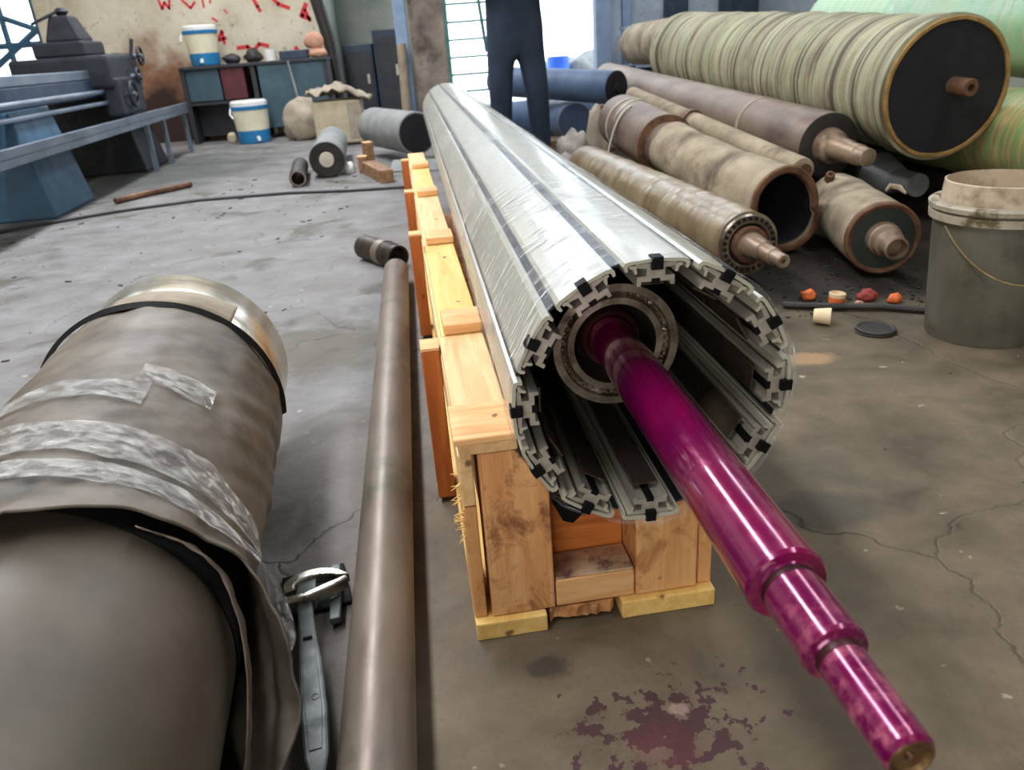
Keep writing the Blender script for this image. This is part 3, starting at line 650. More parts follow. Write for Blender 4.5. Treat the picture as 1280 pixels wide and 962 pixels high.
# 1: tape-wrapped roll nearest the drum
r1 = .112
t, L, M = roll('wrapped_roll', 'tape-wrapped brown roll with toothed end ring and rusty journal next to the drum', (1.10, 2.52, .155), (1.02, 4.75, .135), r1, 'tape_wrapped', rings(2.23, r1, .004, .045), wob=lambda y, a: .003*nz(y*6, math.sin(a)*2, math.cos(a)*2))
MB().lathe([(-.006, .070), (-.012, .074), (-.012, .098), (-.006, .104), (.004, .104)], 48, M, (False, False)).build('end_ring', 'weld_steel', t)
for i in range(26):
    a = 2*PI*i/26; MB().box(-.006, .006, -.018, -.010, -.006, .006, M @ RY(a) @ T(0, 0, .089)).build('ring_tooth', 'dark_steel', t)
MB().lathe([(-.004, .071), (.002, .05), (.002, .0)], 40, M, (False, False)).build('end_face', 'dark_steel', t)
MB().lathe([(.0, .062), (-.03, .058), (-.035, .046), (-.13, .036), (-.135, .030), (-.20, .029), (-.204, .024), (-.26, .023), (-.264, .019), (-.262, .008), (-.24, .008), (-.24, 0)], 32, M, (False, False)).build('journal', 'journal_steel', t)
MB().lathe([(-.01, .064), (-.034, .062), (-.036, .05)], 32, M, (False, False)).build('journal_collar', 'rust', t)
# 2: stepped roll with an open, sagging sleeve
p0, p1 = Vector((1.36, 2.80, .185)), Vector((1.31, 5.0, .345))
t = thing('sleeved_roll', 'brown roll with an open hollow canvas sleeve drooping at its near end', 'roll', mtx=axis_mtx(p0, p1, .16)); M = T(0, 0, .16)
def sleeve(u, v):
    a = 2*PI*u; y = 1.25*v
    k = max(0, 1-y/.6); rx = .130+.006*nz(y*4, a); rz = .138+.034*k+.006*nz(y*3, a+4)
    x = rx*math.sin(a); z = rz*math.cos(a)
    if z < 0: x *= 1+.10*k; x += .05*k*(-z/.16)
    return (x+.01*nz(y*5, math.sin(a), math.cos(a)), y+.05*k*max(0, -math.cos(a))-.0, .16+z+.004*nz(y*9, a))
def shade_sheet(u, v):
    x, y, z = sleeve(u, v*.5); return (x*.80, y+.004, .16+(z-.16)*.82)
MB().grid(shade_sheet, 48, 12, True).build('sleeve_shade', 'black_disc', t)  # black inner sheet, paints the shade inside the open sleeve
so = MB().grid(sleeve, 56, 30, True).build('canvas_sleeve', 'canvas_wrap', t, solid=.022)
def rim(u, v):
    x, y, z = sleeve(u, 0); a = 2*PI*u; b = 2*PI*v; k = .0155
    return (x-.009*math.sin(a)+k*math.cos(b)*math.sin(a), y+k*.7*math.sin(b), z-.009*math.cos(a)+k*math.cos(b)*math.cos(a))
MB().grid(rim, 56, 9, True).build('sleeve_rim', 'rust', t)
MB().lathe([(.55, .10), (.56, 0)], 32, M, (False, False)).build('sleeve_inside', 'black_disc', t)
MB().lathe([(1.2, .128), (1.24, .122), (1.30, .120), (1.36, .122), (1.372, .15), (1.38, .157), (2.2, .157), (2.206, .15)], 56, M).build('roll_body', 'rusty_roll', t)
MB().lathe([(1.355, .122), (1.362, .159), (1.376, .160), (1.376, .122)], 56, M, (False, False)).build('end_flange', 'rust', t)
for y, tilt in ((2.0, .0), (1.93, .35)):
    MB().lathe([(-.012, .1585), (-.012, .1625), (.012, .1625), (.012, .1585)], 48, M @ T(0, y, 0) @ RZ(tilt), (False, False)).build('strap', 'strap_white', t)
MB().grid(lambda u, v: (-.06-.16*u-.02*math.sin(3*u), 1.80-.10*u+.022*v+.06*u*u, .16+.15*math.cos(u*1.2)-.19*u*u-.02*u), 14, 3).build('strap_tail', 'strap_white', t, solid=.003)
# 3: narrow pipe in the groove behind it
t, L, M = roll('slim_roll', 'slim canvas-wrapped roll lying in the groove behind the hollow-sleeved roll', (1.555, 3.06, .288), (1.475, 5.35, .47), .05, 'canvas_wrap')
MB().lathe([(-.02, .02), (-.02, .030), (.0, .030)], 20, M, (True, False)).build('journal', 'rust', t)
MB().lathe([(1.2, .0535), (1.2, .062), (1.27, .060), (1.28, .0535)], 24, M, (False, False)).build('torn_collar', 'rust', t)
# 4: long plain roll
t, L, M = roll('long_roll', 'long plain grey-brown roll with stepped journal under the rope-wound roll', (1.742, 3.22, .352), (1.645, 6.7, .50), .135, 'rusty_roll')
MB().lathe([(.0, .12), (-.004, .118), (.006, .078), (-.05, .068), (-.06, .052), (-.16, .046), (-.165, .042), (-.24, .041), (-.244, .036), (-.30, .035), (-.304, .030), (-.304, 0)], 32, M, (False, False)).build('journal', 'journal_steel', t)
MB().lathe([(-.003, .134), (-.006, .12), (-.004, .07)], 48, M, (False, False)).build('end_face', 'dark_roll', t)
MB().lathe([(.62, .1355), (.62, .1375), (.65, .1375), (.65, .1355)], 48, M, (False, False)).build('strap', 'card_tan', t)
# 5: the big rope-wound roll
t, L, M = roll('rope_wound_roll', 'big wound grey-green roll with black end disc and short pipe stub', (2.09, 3.0, .563), (2.045, 6.0, .692), .262, 'rope_wound', rings(3.0, .262, .012, .036), 72, wob=lambda y, a: .004*nz(y*5, math.sin(a)*2, math.cos(a)*2))
MB().lathe([(-.002, .262), (-.012, .259), (-.012, .247), (.001, .245)], 72, M, (False, False), wob=lambda y, a: .003*nz(math.sin(a)*5, math.cos(a)*5)).build('end_edge', 'ochre_edge', t)
MB().lathe([(-.003, .247), (-.002, 0)], 72, M, (False, False)).build('end_disc', 'black_disc', t)
MB().lathe([(0, .034), (-.10, .033), (-.105, .030), (-.105, .014), (-.06, .014), (-.06, 0)], 32, M @ T(.03, 0, .01) @ RZ(.0), (False, False)).build('pipe_stub', 'rust', t)
# 6, 7: green wound rolls at the right edge
t, L, M = roll('green_roll', 'glossy green film-wrapped roll stacked highest behind the rope-wound roll', (2.74, 2.6, .735), (2.84, 5.3, .80), .215, 'green_wound', rings(2.7, .215, .003, .06), 64)
MB().lathe([(-.002, .205), (-.004, 0)], 48, M, (False, False)).build('end_disc', 'black_disc', t)
def gfilm(u, v):
    a = math.radians(-75+140*u); y = .1+1.6*v; rr = .2195+.0012*nz(y*12+a*3, a*2)
    return (rr*math.sin(a), y, .215+rr*math.cos(a))
MB().grid(gfilm, 60, 60).build('film_wrap', 'thin_film', t, angle=180)
t, L, M = roll('striped_roll', 'green and orange striped roll low at the right edge behind the bucket', (2.485, 2.42, .345), (2.50, 5.5, .345), .185, 'green_orange_wound', rings(3.08, .185, .004, .06), 56)
MB().lathe([(-.002, .175), (-.004, 0)], 48, M, (False, False)).build('end_disc', 'black_disc', t)
# 8: canvas roll by the bucket
t, L, M = roll('canvas_roll', 'short canvas-wrapped roll with rusty rim and stepped journal left of the bucket', (1.562, 2.46, .142), (1.715, 3.08, .142), .124, 'canvas_wrap', [(0, .118), (.008, .124), (.25, .125), (.26, .121), (.5, .124), (.62, .12)], 56, wob=lambda y, a: .003*nz(y*9, math.sin(a)*2, math.cos(a)*2))
MB().lathe([(.012, .1255), (-.008, .124), (-.012, .118), (-.006, .106), (.004, .104)], 48, M, (False, False)).build('end_rim', 'rust', t)
MB().lathe([(-.004, .106), (-.002, .05)], 48, M, (False, False)).build('end_face', 'dark_green_iron', t)
MB().lathe([(.006, .06), (-.03, .056), (-.034, .05), (-.075, .048), (-.08, .040), (-.145, .039), (-.148, .032), (-.10, .030), (-.10, 0)], 32, M, (False, False)).build('journal', 'journal_steel', t)
MB().tube([(.03, .12, .262), (.05, .14, .275), (.075, .12, .272), (.085, .08, .258)], [.004, .010, .010, .004], 8).build('torn_flap', 'canvas_wrap', t)
MB().lathe([(0, .02), (-.03, .018), (-.032, .01), (-.01, 0)], 16, M @ T(-.06, .52, .115) @ RX(-.9), (False, False)).build('bung', 'rust', t)
# 9: dark roll underneath the stack
t, L, M = roll('dark_roll', 'dark bare roll carrying the rope-wound roll from below', (2.13, 3.45, .165), (2.09, 6.4, .20), .12, 'dark_roll')
MB().lathe([(.0, .10), (-.14, .06), (-.15, .05), (-.30, .05), (-.302, 0)], 28, M, (False, False)).build('journal', 'grey_roll', t)
t, L, M = roll('bare_roll', 'dark bare roll on the floor under the striped roll', (2.49, 2.6, .077), (2.5, 5.4, .077), .076, 'dark_roll')
t, L, M = roll('under_roll', 'dark thin roll on the floor beneath the long plain roll', (1.78, 3.35, .10), (1.72, 6.5, .10), .10, 'dark_roll')
# 10: pale roll ends behind
t, L, M = roll('pale_roll', 'pale tan roll seen beyond the far end of the rope-wound roll', (2.22, 6.25, .765), (2.26, 8.0, .74), .185, 'canvas_wrap')
MB().lathe([(-.002, .17), (-.004, 0)], 32, M, (False, False)).build('end_disc', 'card_tan', t)
t, L, M = roll('crosswise_roll', 'blue-grey roll with black end lying crosswise behind the standing person', (1.43, 5.62, .505), (.72, 6.75, .56), .112, 'hazed_blue_roll')
MB().lathe([(-.004, .113), (-.008, .109), (-.006, .03), (-.03, .028), (-.032, 0)], 40, M, (False, False)).build('end_disc', 'black_disc', t)
t, L, M = roll('blue_end_roll', 'blue-grey roll end facing the camera behind the pile of rags', (1.19, 5.92, .275), (1.12, 6.6, .265), .132, 'hazed_blue_roll')
MB().lathe([(-.002, .123), (-.003, 0)], 40, M, (False, False)).build('end_disc', 'hazed_blue_roll', t)
MB().lathe([(-.004, .133), (-.006, .124), (.004, .122)], 40, M, (False, False)).build('end_rim', 'grey_roll', t)
t, L, M = roll('low_roll', 'blue-grey low roll on the floor behind the blue roll end', (.78, 7.5, .17), (2.0, 7.9, .17), .17, 'hazed_blue_roll')

for x0, x1, y0, y1, h, lab in ((1.0, 1.34, 6.0, 6.12, .140, 'low timber bearer under the blue roll end'), (2.02, 2.48, 6.5, 6.64, .57, 'timber block stack carrying the pale tan roll'), (1.46, 1.60, 6.3, 6.42, .34, 'timber block under the far end of the plain roll')):
    q = thing('timber_bearer', lab, 'timber', ((x0+x1)/2, y0, 0)); n_ = max(1, round(h/.14))
    for i in range(n_): MB().box((x0-x1)/2+.01*(i % 2), (x1-x0)/2-.01*(i % 2), 0, y1-y0, h*i/n_+(.001 if i else 0), h*(i+1)/n_).build('beam', 'old_wood', q, bevel=.006)
# ------------------------------------------------------------------ bucket
BK = thing('paint_bucket', 'grimy grey plastic bucket with wire handle standing at the right edge', 'bucket', (1.535, 1.90, 0), .4)
MB().lathe([(.004, 0), (.004, .125), (0, .128), (0, .135), (.006, .138), (.18, .150), (.335, .160), (.336, .166), (.352, .168), (.353, .160), (.362, .160), (.363, .168), (.374, .170), (.376, .163), (.376, .157), (.02, .132)], 64, VERT @ RX(PI) if False else Matrix(((1, 0, 0, 0), (0, 0, 1, 0), (0, 1, 0, 0), (0, 0, 0, 1))), (False, False)).build('body', 'bucket_grey', BK, angle=30)
ZM = Matrix(((1, 0, 0, 0), (0, 0, 1, 0), (0, 1, 0, 0), (0, 0, 0, 1)))
MB().lathe([(.334, .161), (.334, .171), (.354, .173), (.356, .162)], 64, ZM, (False, False)).build('band', 'bucket_rim', BK, angle=30)
MB().lathe([(.363, .162), (.362, .174), (.374, .176), (.379, .172), (.380, .150), (.372, .148)], 64, ZM, (False, False), wob=lambda y, a: .0015*nz(math.sin(a)*8, math.cos(a)*8)).build('rim', 'bucket_rim', BK, angle=30)
MB().lathe([(.376, .148), (.43, .144), (.432, .139), (.376, .142), (.33, .140), (.33, 0)], 64, ZM, (False, False), wob=lambda y, a: .003*nz(math.sin(a)*2, math.cos(a)*2, 3)).build('liner', 'bucket_liner', BK, angle=30)
MB().box(.0, .002, -.1462, -.138, .385, .431, RZ(-.35)).build('liner_crack', 'black_rubber', BK)
hw = []
for i in range(25):
    q = i/24; a = math.radians(-165+150*q); rr = .168+.012*math.sin(PI*q)
    hw.append((rr*math.cos(a), rr*math.sin(a), .325-.135*math.sin(PI*q)))
MB().tube(hw, .0022, 6, RZ(-.55)).build('wire_handle', 'wire', BK)

# ------------------------------------------------------------------ litter by the bucket
def cup(name, label, loc, rot, m, m2=None):
    t = thing(name, label, 'paper cup', loc, 0); t.rotation_euler = rot
    MB().lathe([(0, .0), (0, .019), (.004, .021), (.048, .026), (.050, .024), (.008, .019), (.008, 0)], 24, ZM, (False, False)).build('cup_body', m, t, angle=30)
    if m2: MB().lathe([(.014, .0226), (.014, .0232), (.036, .0255), (.036, .0247)], 24, ZM, (False, False)).build('printed_band', m2, t)
cup('paper_cup', 'small cream paper cup lying on its side on the floor', (1.14, 2.10, .0265), (math.radians(90), 0, 1.05), 'paper_cream')
cup('paper_cup', 'small cream cup with an orange band standing near the rolls', (1.273, 2.215, 0), (0, .1, 0), 'paper_cream', 'paper_orange')
LD = thing('round_lid', 'dark round lid lying flat on the floor left of the bucket', 'lid', (1.275, 1.985, 0))
MB().lathe([(0, 0), (0, .054), (.012, .055), (.014, .050), (.011, .046), (.011, 0)], 40, ZM, (False, False)).build('disc', 'dark_roll', LD, angle=30)
MB().lathe([(.0, .055), (.004, .058), (.006, .055)], 40, ZM, (False, False)).build('lip', 'stub_dark', LD)
def lump(name, label, cat, loc, sc, m, seed, rough=.35, group=None, sub=3, dz=.0):
    bm = bmesh.new(); bmesh.ops.create_icosphere(bm, subdivisions=sub, radius=1)
    for v in bm.verts:
        c = v.co.copy(); k = 1+rough*nz(c.x*1.6+seed, c.y*1.6, c.z*1.6)+rough*.5*nz(c.x*4+seed, c.y*4, c.z*4)
        v.co = Vector((c.x*sc[0]*k, c.y*sc[1]*k, max(c.z*k, -.75)*sc[2]))
    lo = min(v.co.z for v in bm.verts)
    for v in bm.verts: v.co.z -= lo
    for f in bm.faces: f.smooth = True
    me = bpy.data.meshes.new(name); bm.to_mesh(me); bm.free(); me.materials.append(MATS[m])
    o = obj(name, me, None, loc=loc); return tag(o, label, cat, group)
lump('orange_scrap', 'crumpled orange paper scrap just behind the banded cup', 'scrap', (1.235, 2.32, 0), (.026, .02, .018), 'paper_orange', 3)
lump('red_scrap', 'crumpled dark red scrap on the floor beside the bucket', 'scrap', (1.40, 2.25, 0), (.03, .022, .022), 'litter_red', 8)
lump('orange_wrapper', 'bright orange and cream wrapper lying close to the bucket', 'scrap', (1.465, 2.20, 0), (.024, .016, .018), 'paper_orange', 11)
lump('tan_scrap', 'tiny tan scrap lying between the cups and the red scrap', 'scrap', (1.345, 2.20, 0), (.014, .012, .012), 'pink_clay', 14)
tag(MB().tube([(1.12, 2.26, .012), (1.25, 2.19, .014), (1.38, 2.15, .013), (1.50, 2.07, .012)], .011, 8).build('dark_stick', 'dark_roll'), 'dark oily stick lying on the floor in front of the rolls', 'stick')
gb = MB()
for i in range(260):
    x = random.uniform(.95, 1.75); y = random.uniform(2.15, 2.75); s = random.uniform(.002, .007)
    M = T(x, y, s*.4) @ RZ(random.uniform(0, 6)) @ RX(random.uniform(-.4, .4)); gb.box(-s, s, -s*.7, s*.7, -s*.4, s*.4, M)
o = gb.build('floor_debris', 'dark_roll'); tag(o, 'dark crumbs and grit scattered in front of the rolls', 'debris'); o['kind'] = 'stuff'
gb = MB()
for i in range(260):
    x = random.uniform(-2.6, 1.3); y = random.uniform(.8, 6.5); s = random.choice((.002, .003, .004, .006, .008))*(.6+.12*y)
    if x > -.4 and x < .8 and y > .9: x = -.5-abs(x)
    M = T(x, y, s*.25) @ RZ(random.uniform(0, 6)); gb.box(-s*1.6, s*1.6, -s*.7, s*.7, -s*.25, s*.25, M)
o = gb.build('floor_chips', 'stub_dark'); tag(o, 'small dark chips and swarf scattered over the concrete', 'chips'); o['kind'] = 'stuff'

# ------------------------------------------------------------------ rags behind the wrapped roll
for i, (x, y, z, sx, sy, sz, m, lab) in enumerate([
    (.99, 5.02, 0, .09, .09, .10, 'rag', 'grey crumpled rag heap nearest the standing person'),
    (1.06, 5.27, 0, .11, .10, .16, 'rag', 'pale crumpled rag heap in front of the blue roll end'),
    (1.24, 5.42, 0, .09, .09, .20, 'sack_cloth', 'tan crumpled cloth heap at the far end of the wrapped roll'),
    (.86, 4.88, 0, .08, .09, .08, 'cloth_shirt', 'dark blue crumpled cloth against the wrapped roll')]):
    lump('rag_heap', lab, 'rag', (x, y, z), (sx, sy, sz), m, 20+i*7, .55, 'rags behind the wrapped roll')

# ------------------------------------------------------------------ person standing behind the drum
PX, PY = .70, 5.32
PE = thing('person', 'person in black clothes painted with a blue haze tint standing beyond the drum, seen from the chest down', 'person', (PX, PY, 0))
def skin(name, pts, edges, radii, m, parent, sub=2, root=0):
    me = bpy.data.meshes.new(name); me.from_pydata(pts, edges, []); me.materials.append(MATS[m])
    o = obj(name, me, parent)
    md = o.modifiers.new('skin', 'SKIN'); md.use_smooth_shade = True; md.use_x_symmetry = False
    for i, r_ in enumerate(radii):
        q = me.skin_vertices[0].data[i]; q.radius = r_ if isinstance(r_, tuple) else (r_, r_); q.use_root = (i == root)
    if sub: s_ = o.modifiers.new('sub', 'SUBSURF'); s_.levels = sub; s_.render_levels = sub
    return o
# trousers + shirt + arms as one continuous dark figure, skin for head and hands
pts = [(0, 0, .90), (0, 0, 1.04), (0, .0, 1.22), (0, .01, 1.36), (0, .01, 1.44),
       (-.10, 0, .82), (-.115, -.01, .50), (-.125, .03, .12), (-.13, .0, .05),
       (.10, 0, .82), (.125, -.02, .50), (.145, .02, .12), (.15, -.01, .05),
       (-.17, .01, 1.38), (-.24, .02, 1.14), (-.15, -.20, 1.20),
       (.17, .01, 1.38), (.24, .02, 1.14), (.15, -.20, 1.20)]
ed = [(0, 1), (1, 2), (2, 3), (3, 4), (0, 5), (5, 6), (6, 7), (7, 8), (0, 9), (9, 10), (10, 11), (11, 12), (3, 13), (13, 14), (14, 15), (3, 16), (16, 17), (17, 18)]
ra = [(.19, .13), (.19, .125), (.18, .12), (.15, .095), (.06, .06), (.098, .10), (.075, .08), (.062, .066), (.058, .06), (.098, .10), (.075, .08), (.062, .066), (.058, .06),
      (.065, .065), (.05, .05), (.038, .038), (.065, .065), (.05, .05), (.038, .038)]
skin('clothed_body', pts, ed, ra, 'cloth_hazed', PE)
skin('head', [(0, .01, 1.42), (0, 0, 1.50), (0, -.01, 1.58), (0, -.015, 1.66), (0, -.085, 1.575), (-.078, .0, 1.58), (.078, 0, 1.58)], [(0, 1), (1, 2), (2, 3), (2, 4), (2, 5), (2, 6)],
     [.05, .055, .078, .07, .014, (.012, .025), (.012, .025)], 'skin', PE)
hd = bpy.data.objects['head']
for x in (-.03, .03): MB().lathe([(-.010, 0), (-.007, .008), (0, .011), (.007, .008), (.010, 0)], 12, T(x, -.078, 1.60), (False, False)).build('eye', 'white_plastic', hd)
MB().tube([(-.022, -.076, 1.535), (0, -.084, 1.532), (.022, -.076, 1.535)], .005, 6).build('mouth', 'litter_red', hd)
def hairf(u, v):
    a = 2*PI*u; b = (PI*.55)*v; k = 1+.03*nz(a*3, b*5)
    return (.088*math.sin(a)*math.sin(b)*k, .012+.096*math.cos(a)*math.sin(b)*k, 1.62+.105*math.cos(b)*k)
MB().grid(hairf, 32, 12, True).build('hair', 'hair', PE)
for s in (-1, 1):
    hx, hy, hz = s*.15, -.20, 1.20
    P = [(hx, hy, hz), (hx-s*.03, hy-.04, hz-.005), (hx-s*.055, hy-.075, hz-.012)]; E = [(0, 1), (1, 2)]; Rr = [.03, .034, .032]
    for i in range(4):
        b = len(P); o_ = (i-1.5)*.019; l = (.034, .04, .038, .03)[i]
        P += [(hx-s*.06+o_*.3, hy-.085+o_*.3, hz-.012+o_), (hx-s*(.075+l*.5), hy-.10, hz-.016+o_), (hx-s*(.08+l), hy-.092, hz-.02+o_)]
        E += [(2, b), (b, b+1), (b+1, b+2)]; Rr += [.010, .0095, .008]
    b = len(P); P += [(hx-s*.03, hy-.06, hz+.03), (hx-s*.06, hy-.085, hz+.045)]; E += [(1, b), (b, b+1)]; Rr += [.011, .009]
    skin('hand', P, E, Rr, 'skin', PE, 1)
for x in (-.13, .15):
    MB().grid(lambda u, v: (x+(.045+.008*math.sin(PI*v))*math.cos(2*PI*u)*(1 if v < .98 else .9), -.06+(.135-.05*v**2)*math.sin(2*PI*u)+.05*v*v, .09*v), 20, 6, True).add([], []).build('shoe', 'leather', PE)

# ------------------------------------------------------------------ lathe at the left
LT = thing('lathe', 'long dark blue metal lathe standing along the left wall', 'lathe', (-2.45, 5.0, 0), math.radians(1.6))
MB().box(-.62, -.06, -.9, 3.6, .66, .80).build('bed', 'lathe_blue', LT, bevel=.01)
MB().box(-.14, -.06, -.9, 3.5, .80, .87).build('bed_way', 'lathe_steel', LT, bevel=.008)
MB().box(-.62, -.52, -.9, 3.5, .80, .87).build('bed_way', 'lathe_steel', LT, bevel=.008)
MB().box(-.05, .02, -.9, 2.4, .60, .63).build('feed_rod', 'lathe_steel', LT, bevel=.01)
MB().tube([(.0, -.9, .70), (.0, 2.6, .70)], .02, 10).build('lead_screw', 'lathe_steel', LT)
tr = MB().box(-.1, .22, -.9, 4.0, .44, .455).box(.19, .22, -.9, 4.0, .40, .50).build('chip_tray', 'lathe_steel', LT, bevel=.004)
for y in (.35, 2.5):
    MB().add([(-.66, y, 0), (.10, y, 0), (.10, y+.75, 0), (-.66, y+.75, 0), (-.60, y+.05, .66), (-.02, y+.05, .66), (-.02, y+.70, .66), (-.60, y+.70, .66)],
             [(0, 3, 2, 1), (4, 5, 6, 7), (0, 1, 5, 4), (1, 2, 6, 5), (2, 3, 7, 6), (3, 0, 4, 7)]).build('pedestal', 'lathe_teal' if y < 1 else 'lathe_dark', LT, bevel=.015)
for y in (2.45, 3.0, 3.85): MB().box(.17, .21, y, y+.04, 0, .41).build('tray_leg', 'lathe_steel', LT)
cg = MB().box(-.66, .10, 2.15, 3.0, .72, .98).build('carriage', 'lathe_dark', LT, bevel=.03)
MB().box(-.5, -.1, 2.3, 2.85, .98, 1.10).build('cross_slide', 'lathe_dark', LT, bevel=.02)
MB().add([(-.42, 2.4, 1.10), (-.12, 2.4, 1.10), (-.12, 2.7, 1.10), (-.42, 2.7, 1.10), (-.36, 2.45, 1.30), (-.20, 2.45, 1.30), (-.20, 2.64, 1.30), (-.36, 2.64, 1.30)], [(0, 3, 2, 1), (4, 5, 6, 7), (0, 1, 5, 4), (1, 2, 6, 5), (2, 3, 7, 6), (3, 0, 4, 7)]).build('tool_post', 'lathe_dark', LT, bevel=.02)
MB().lathe([(0, .03), (.03, .06), (.06, .03)], 16, T(-.28, 2.55, 1.30) @ ZM).build('clamp_knob', 'lathe_dark', LT)
MB().tube([(-.30, 2.5, 1.33), (-.44, 2.3, 1.24)], .012, 6).build('clamp_lever', 'lathe_dark', LT)
MB().box(-.02, .12, 2.2, 2.9, .50, .80).build('apron', 'lathe_dark', LT, bevel=.02)
for y, z, r_ in ((2.45, .66, .10), (2.72, .80, .06), (2.92, .96, .075)):
    MB().tube([(.16+.0*i, y+r_*math.cos(2*PI*i/20), z+r_*math.sin(2*PI*i/20)) for i in range(21)], .013, 6).build('hand_wheel', 'lathe_dark', LT)
    MB().tube([(.10, y, z), (.18, y, z)], .02, 8).build('wheel_hub', 'lathe_steel', LT)
    MB().tube([(.17, y-r_, z), (.17, y+r_, z)], .009, 6).build('wheel_spoke', 'lathe_dark', LT)
MB().tube([(.08, 2.86, .90), (.12, 2.92, 1.10)], [.012, .018], 8).build('gear_lever', 'lathe_dark', LT)
MB().box(-.6, -.06, 3.1, 3.6, .80, 1.0).build('headstock', 'lathe_dark', LT, bevel=.03)
# bar and cable on the floor before it
tag(MB().tube([(-2.12, 5.75, .023), (-2.0, 5.95, .023), (-1.85, 6.12, .023), (-1.74, 6.28, .023)], .022, 8).build('rusty_bar', 'rust'), 'rusty bar lying on the floor in front of the lathe', 'bar')
tag(MB().tube([(-2.9, 4.6, .011), (-2.56, 5.01, .011), (-2.0, 5.37, .011), (-1.5, 5.54, .011), (-.9, 5.5, .011), (-.45, 5.36, .011), (-.06, 5.3, .011)], .010, 8).build('floor_cable', 'cable_black'),
    'black cable running across the floor from lathe to skid', 'cable')

# ------------------------------------------------------------------ bench and things at the back wall
BN = thing('workbench', 'dark cluttered workbench with panelled front against the back wall', 'bench', (-2.55, 9.75, 0))
MB().box(0, 1.66, 0, .6, .80, .835).build('bench_top', 'bench_dark', BN, bevel=.006)
MB().box(.05, .42, .05, .55, .46, .80).build('drawer_box', 'bench_teal', BN, bevel=.006)
MB().box(.44, .70, .04, .5, .46, .80).build('drawer_box', 'bench_red', BN, bevel=.006)
MB().box(.86, 1.60, .02, .55, .12, .80).build('cupboard', 'bench_teal', BN, bevel=.006)
MB().box(.05, .8, .3, .34, .06, .46).build('back_board', 'bench_dark', BN)
for x in (.0, .78, 1.60): MB().box(x, x+.05, .02, .58, 0, .80).build('leg', 'bench_dark', BN)
MB().box(.04, .82, .02, .58, .42, .45).build('shelf', 'bench_dark', BN)
def jug(label, loc, s, rot=0):
    t = thing('water_jug', label, 'jug', loc, rot); t.scale = (s, s, s)
    MB().lathe([(0, 0), (0, .150), (.01, .158), (.13, .168)], 40, ZM, (False, False)).build('base', 'jug_blue', t, angle=30)
    MB().lathe([(.13, .166), (.33, .186)], 40, ZM, (False, False)).build('body', 'jug_cream', t)
    MB().lathe([(.33, .192), (.365, .196), (.37, .190)], 40, ZM, (False, False)).build('collar', 'jug_blue', t, angle=30)
    MB().lathe([(.37, .188), (.405, .186), (.42, .17), (.425, 0)], 40, ZM, (False, False)).build('lid', 'white_plastic', t, angle=30)
    MB().tube([(0, -.155, .06), (0, -.19, .06), (0, -.195, .03)], .018, 8).build('tap', 'white_plastic', t)
    MB().tube([(-.19, 0, .36), (-.215, -.05, .30), (-.20, -.1, .26)], .008, 6).build('handle', 'white_plastic', t)
    return t
jug('blue and cream water jug standing on the workbench', (-2.28, 9.98, .836), 1.0)
jug('blue and cream water jug standing on the floor before the workbench', (-1.80, 9.45, 0), 1.08, .4)
lump('clay_pot', 'dark round pot beside the jug on the workbench', 'pot', (-1.99, 10.0, .836), (.10, .09, .06), 'bench_dark', 31, .2)
lump('dark_bundle', 'dark lumpy bundle in the middle of the workbench top', 'bundle', (-1.745, 10.0, .836), (.10, .09, .08), 'dark_roll', 37, .3)
tag(MB().box(-1.44, -1.12, 9.9, 10.15, .836, .93).build('tool_box', 'cabinet_navy', bevel=.01), 'navy tool box on the right half of the workbench', 'box')
tag(MB().lathe([(0, 0), (0, .07), (.12, .065), (.12, .06), (.02, .06), (.02, 0)], 24, T(-1.56, 10.05, .836) @ ZM, (False, False)).build('red_white_tin', 'white_plastic'), 'white tin with red smears on the workbench', 'tin')
lump('pink_pot', 'pinkish clay lump at the right end of the workbench', 'clay', (-1.0, 9.95, .836), (.11, .10, .06), 'pink_clay', 41, .2)
lump('pink_block', 'pinkish round clay pot on top of the flat clay lump', 'clay', (-1.03, 9.97, .935), (.11, .09, .10), 'pink_clay', 43, .15)
tag(MB().tube([(-1.33, 9.735, .82), (-1.22, 9.6, .004)], .014, 8).build('white_rod', 'grey_roll'), 'thin pale rod leaning against the workbench cupboard', 'rod')
SA = lump('cloth_sack', 'pale cloth sack slumped on the floor before the cupboard', 'sack', (-1.22, 9.3, 0), (.21, .16, .24), 'sack_cloth', 47, .35)
MB().tube([(.12, 0, .3), (.2, -.02, .24), (.24, -.03, .1)], .012, 6).build('drawstring', 'sack_cloth', SA)
lump('yellow_scrap', 'small pale yellow scrap under the workbench', 'scrap', (-2.08, 9.6, 0), (.05, .04, .07), 'sack_cream', 51)
# canvas-topped crate and lying roll
CB = thing('canvas_crate', 'pale crate topped with crumpled canvas beside the pillar', 'crate', (-.98, 8.3, 0))
MB().box(0, .48, 0, .5, .02, .43).build('crate_body', 'sack_cream', CB, bevel=.015)
MB().box(.34, .485, -.005, .3, .06, .40).build('side_panel', 'sack_cloth', CB, bevel=.005)
def canvas(u, v):
    x = -.04+.62*u; y = -.06+.6*v
    return (x, y, .46+.14*(1-abs(2*u-1.0))*(.6+.8*nz(u*3, v*3, 2))+.06*nz(u*8, v*8)+.10*max(0, .5-u)-.10*max(0, u-.75))
MB().grid(canvas, 26, 26).build('canvas_top', 'sack_cloth', CB, solid=.01)
MB().tube([(.5, .1, .30), (.58, .06, .27), (.64, .05, .31)], .025, 8).build('spout', 'sack_cream', CB)
t, L, M = roll('short_roll', 'short pale roll with dark end and pale hub lying beyond the floor cable', (-.675, 6.12, .134), (-.74, 7.45, .134), .13, 'grey_roll', rings(1.33, .13, .004, .16))
MB().lathe([(-.004, .13), (-.008, .125), (-.004, .055)], 40, M, (False, False)).build('end_disc', 'dark_steel', t)
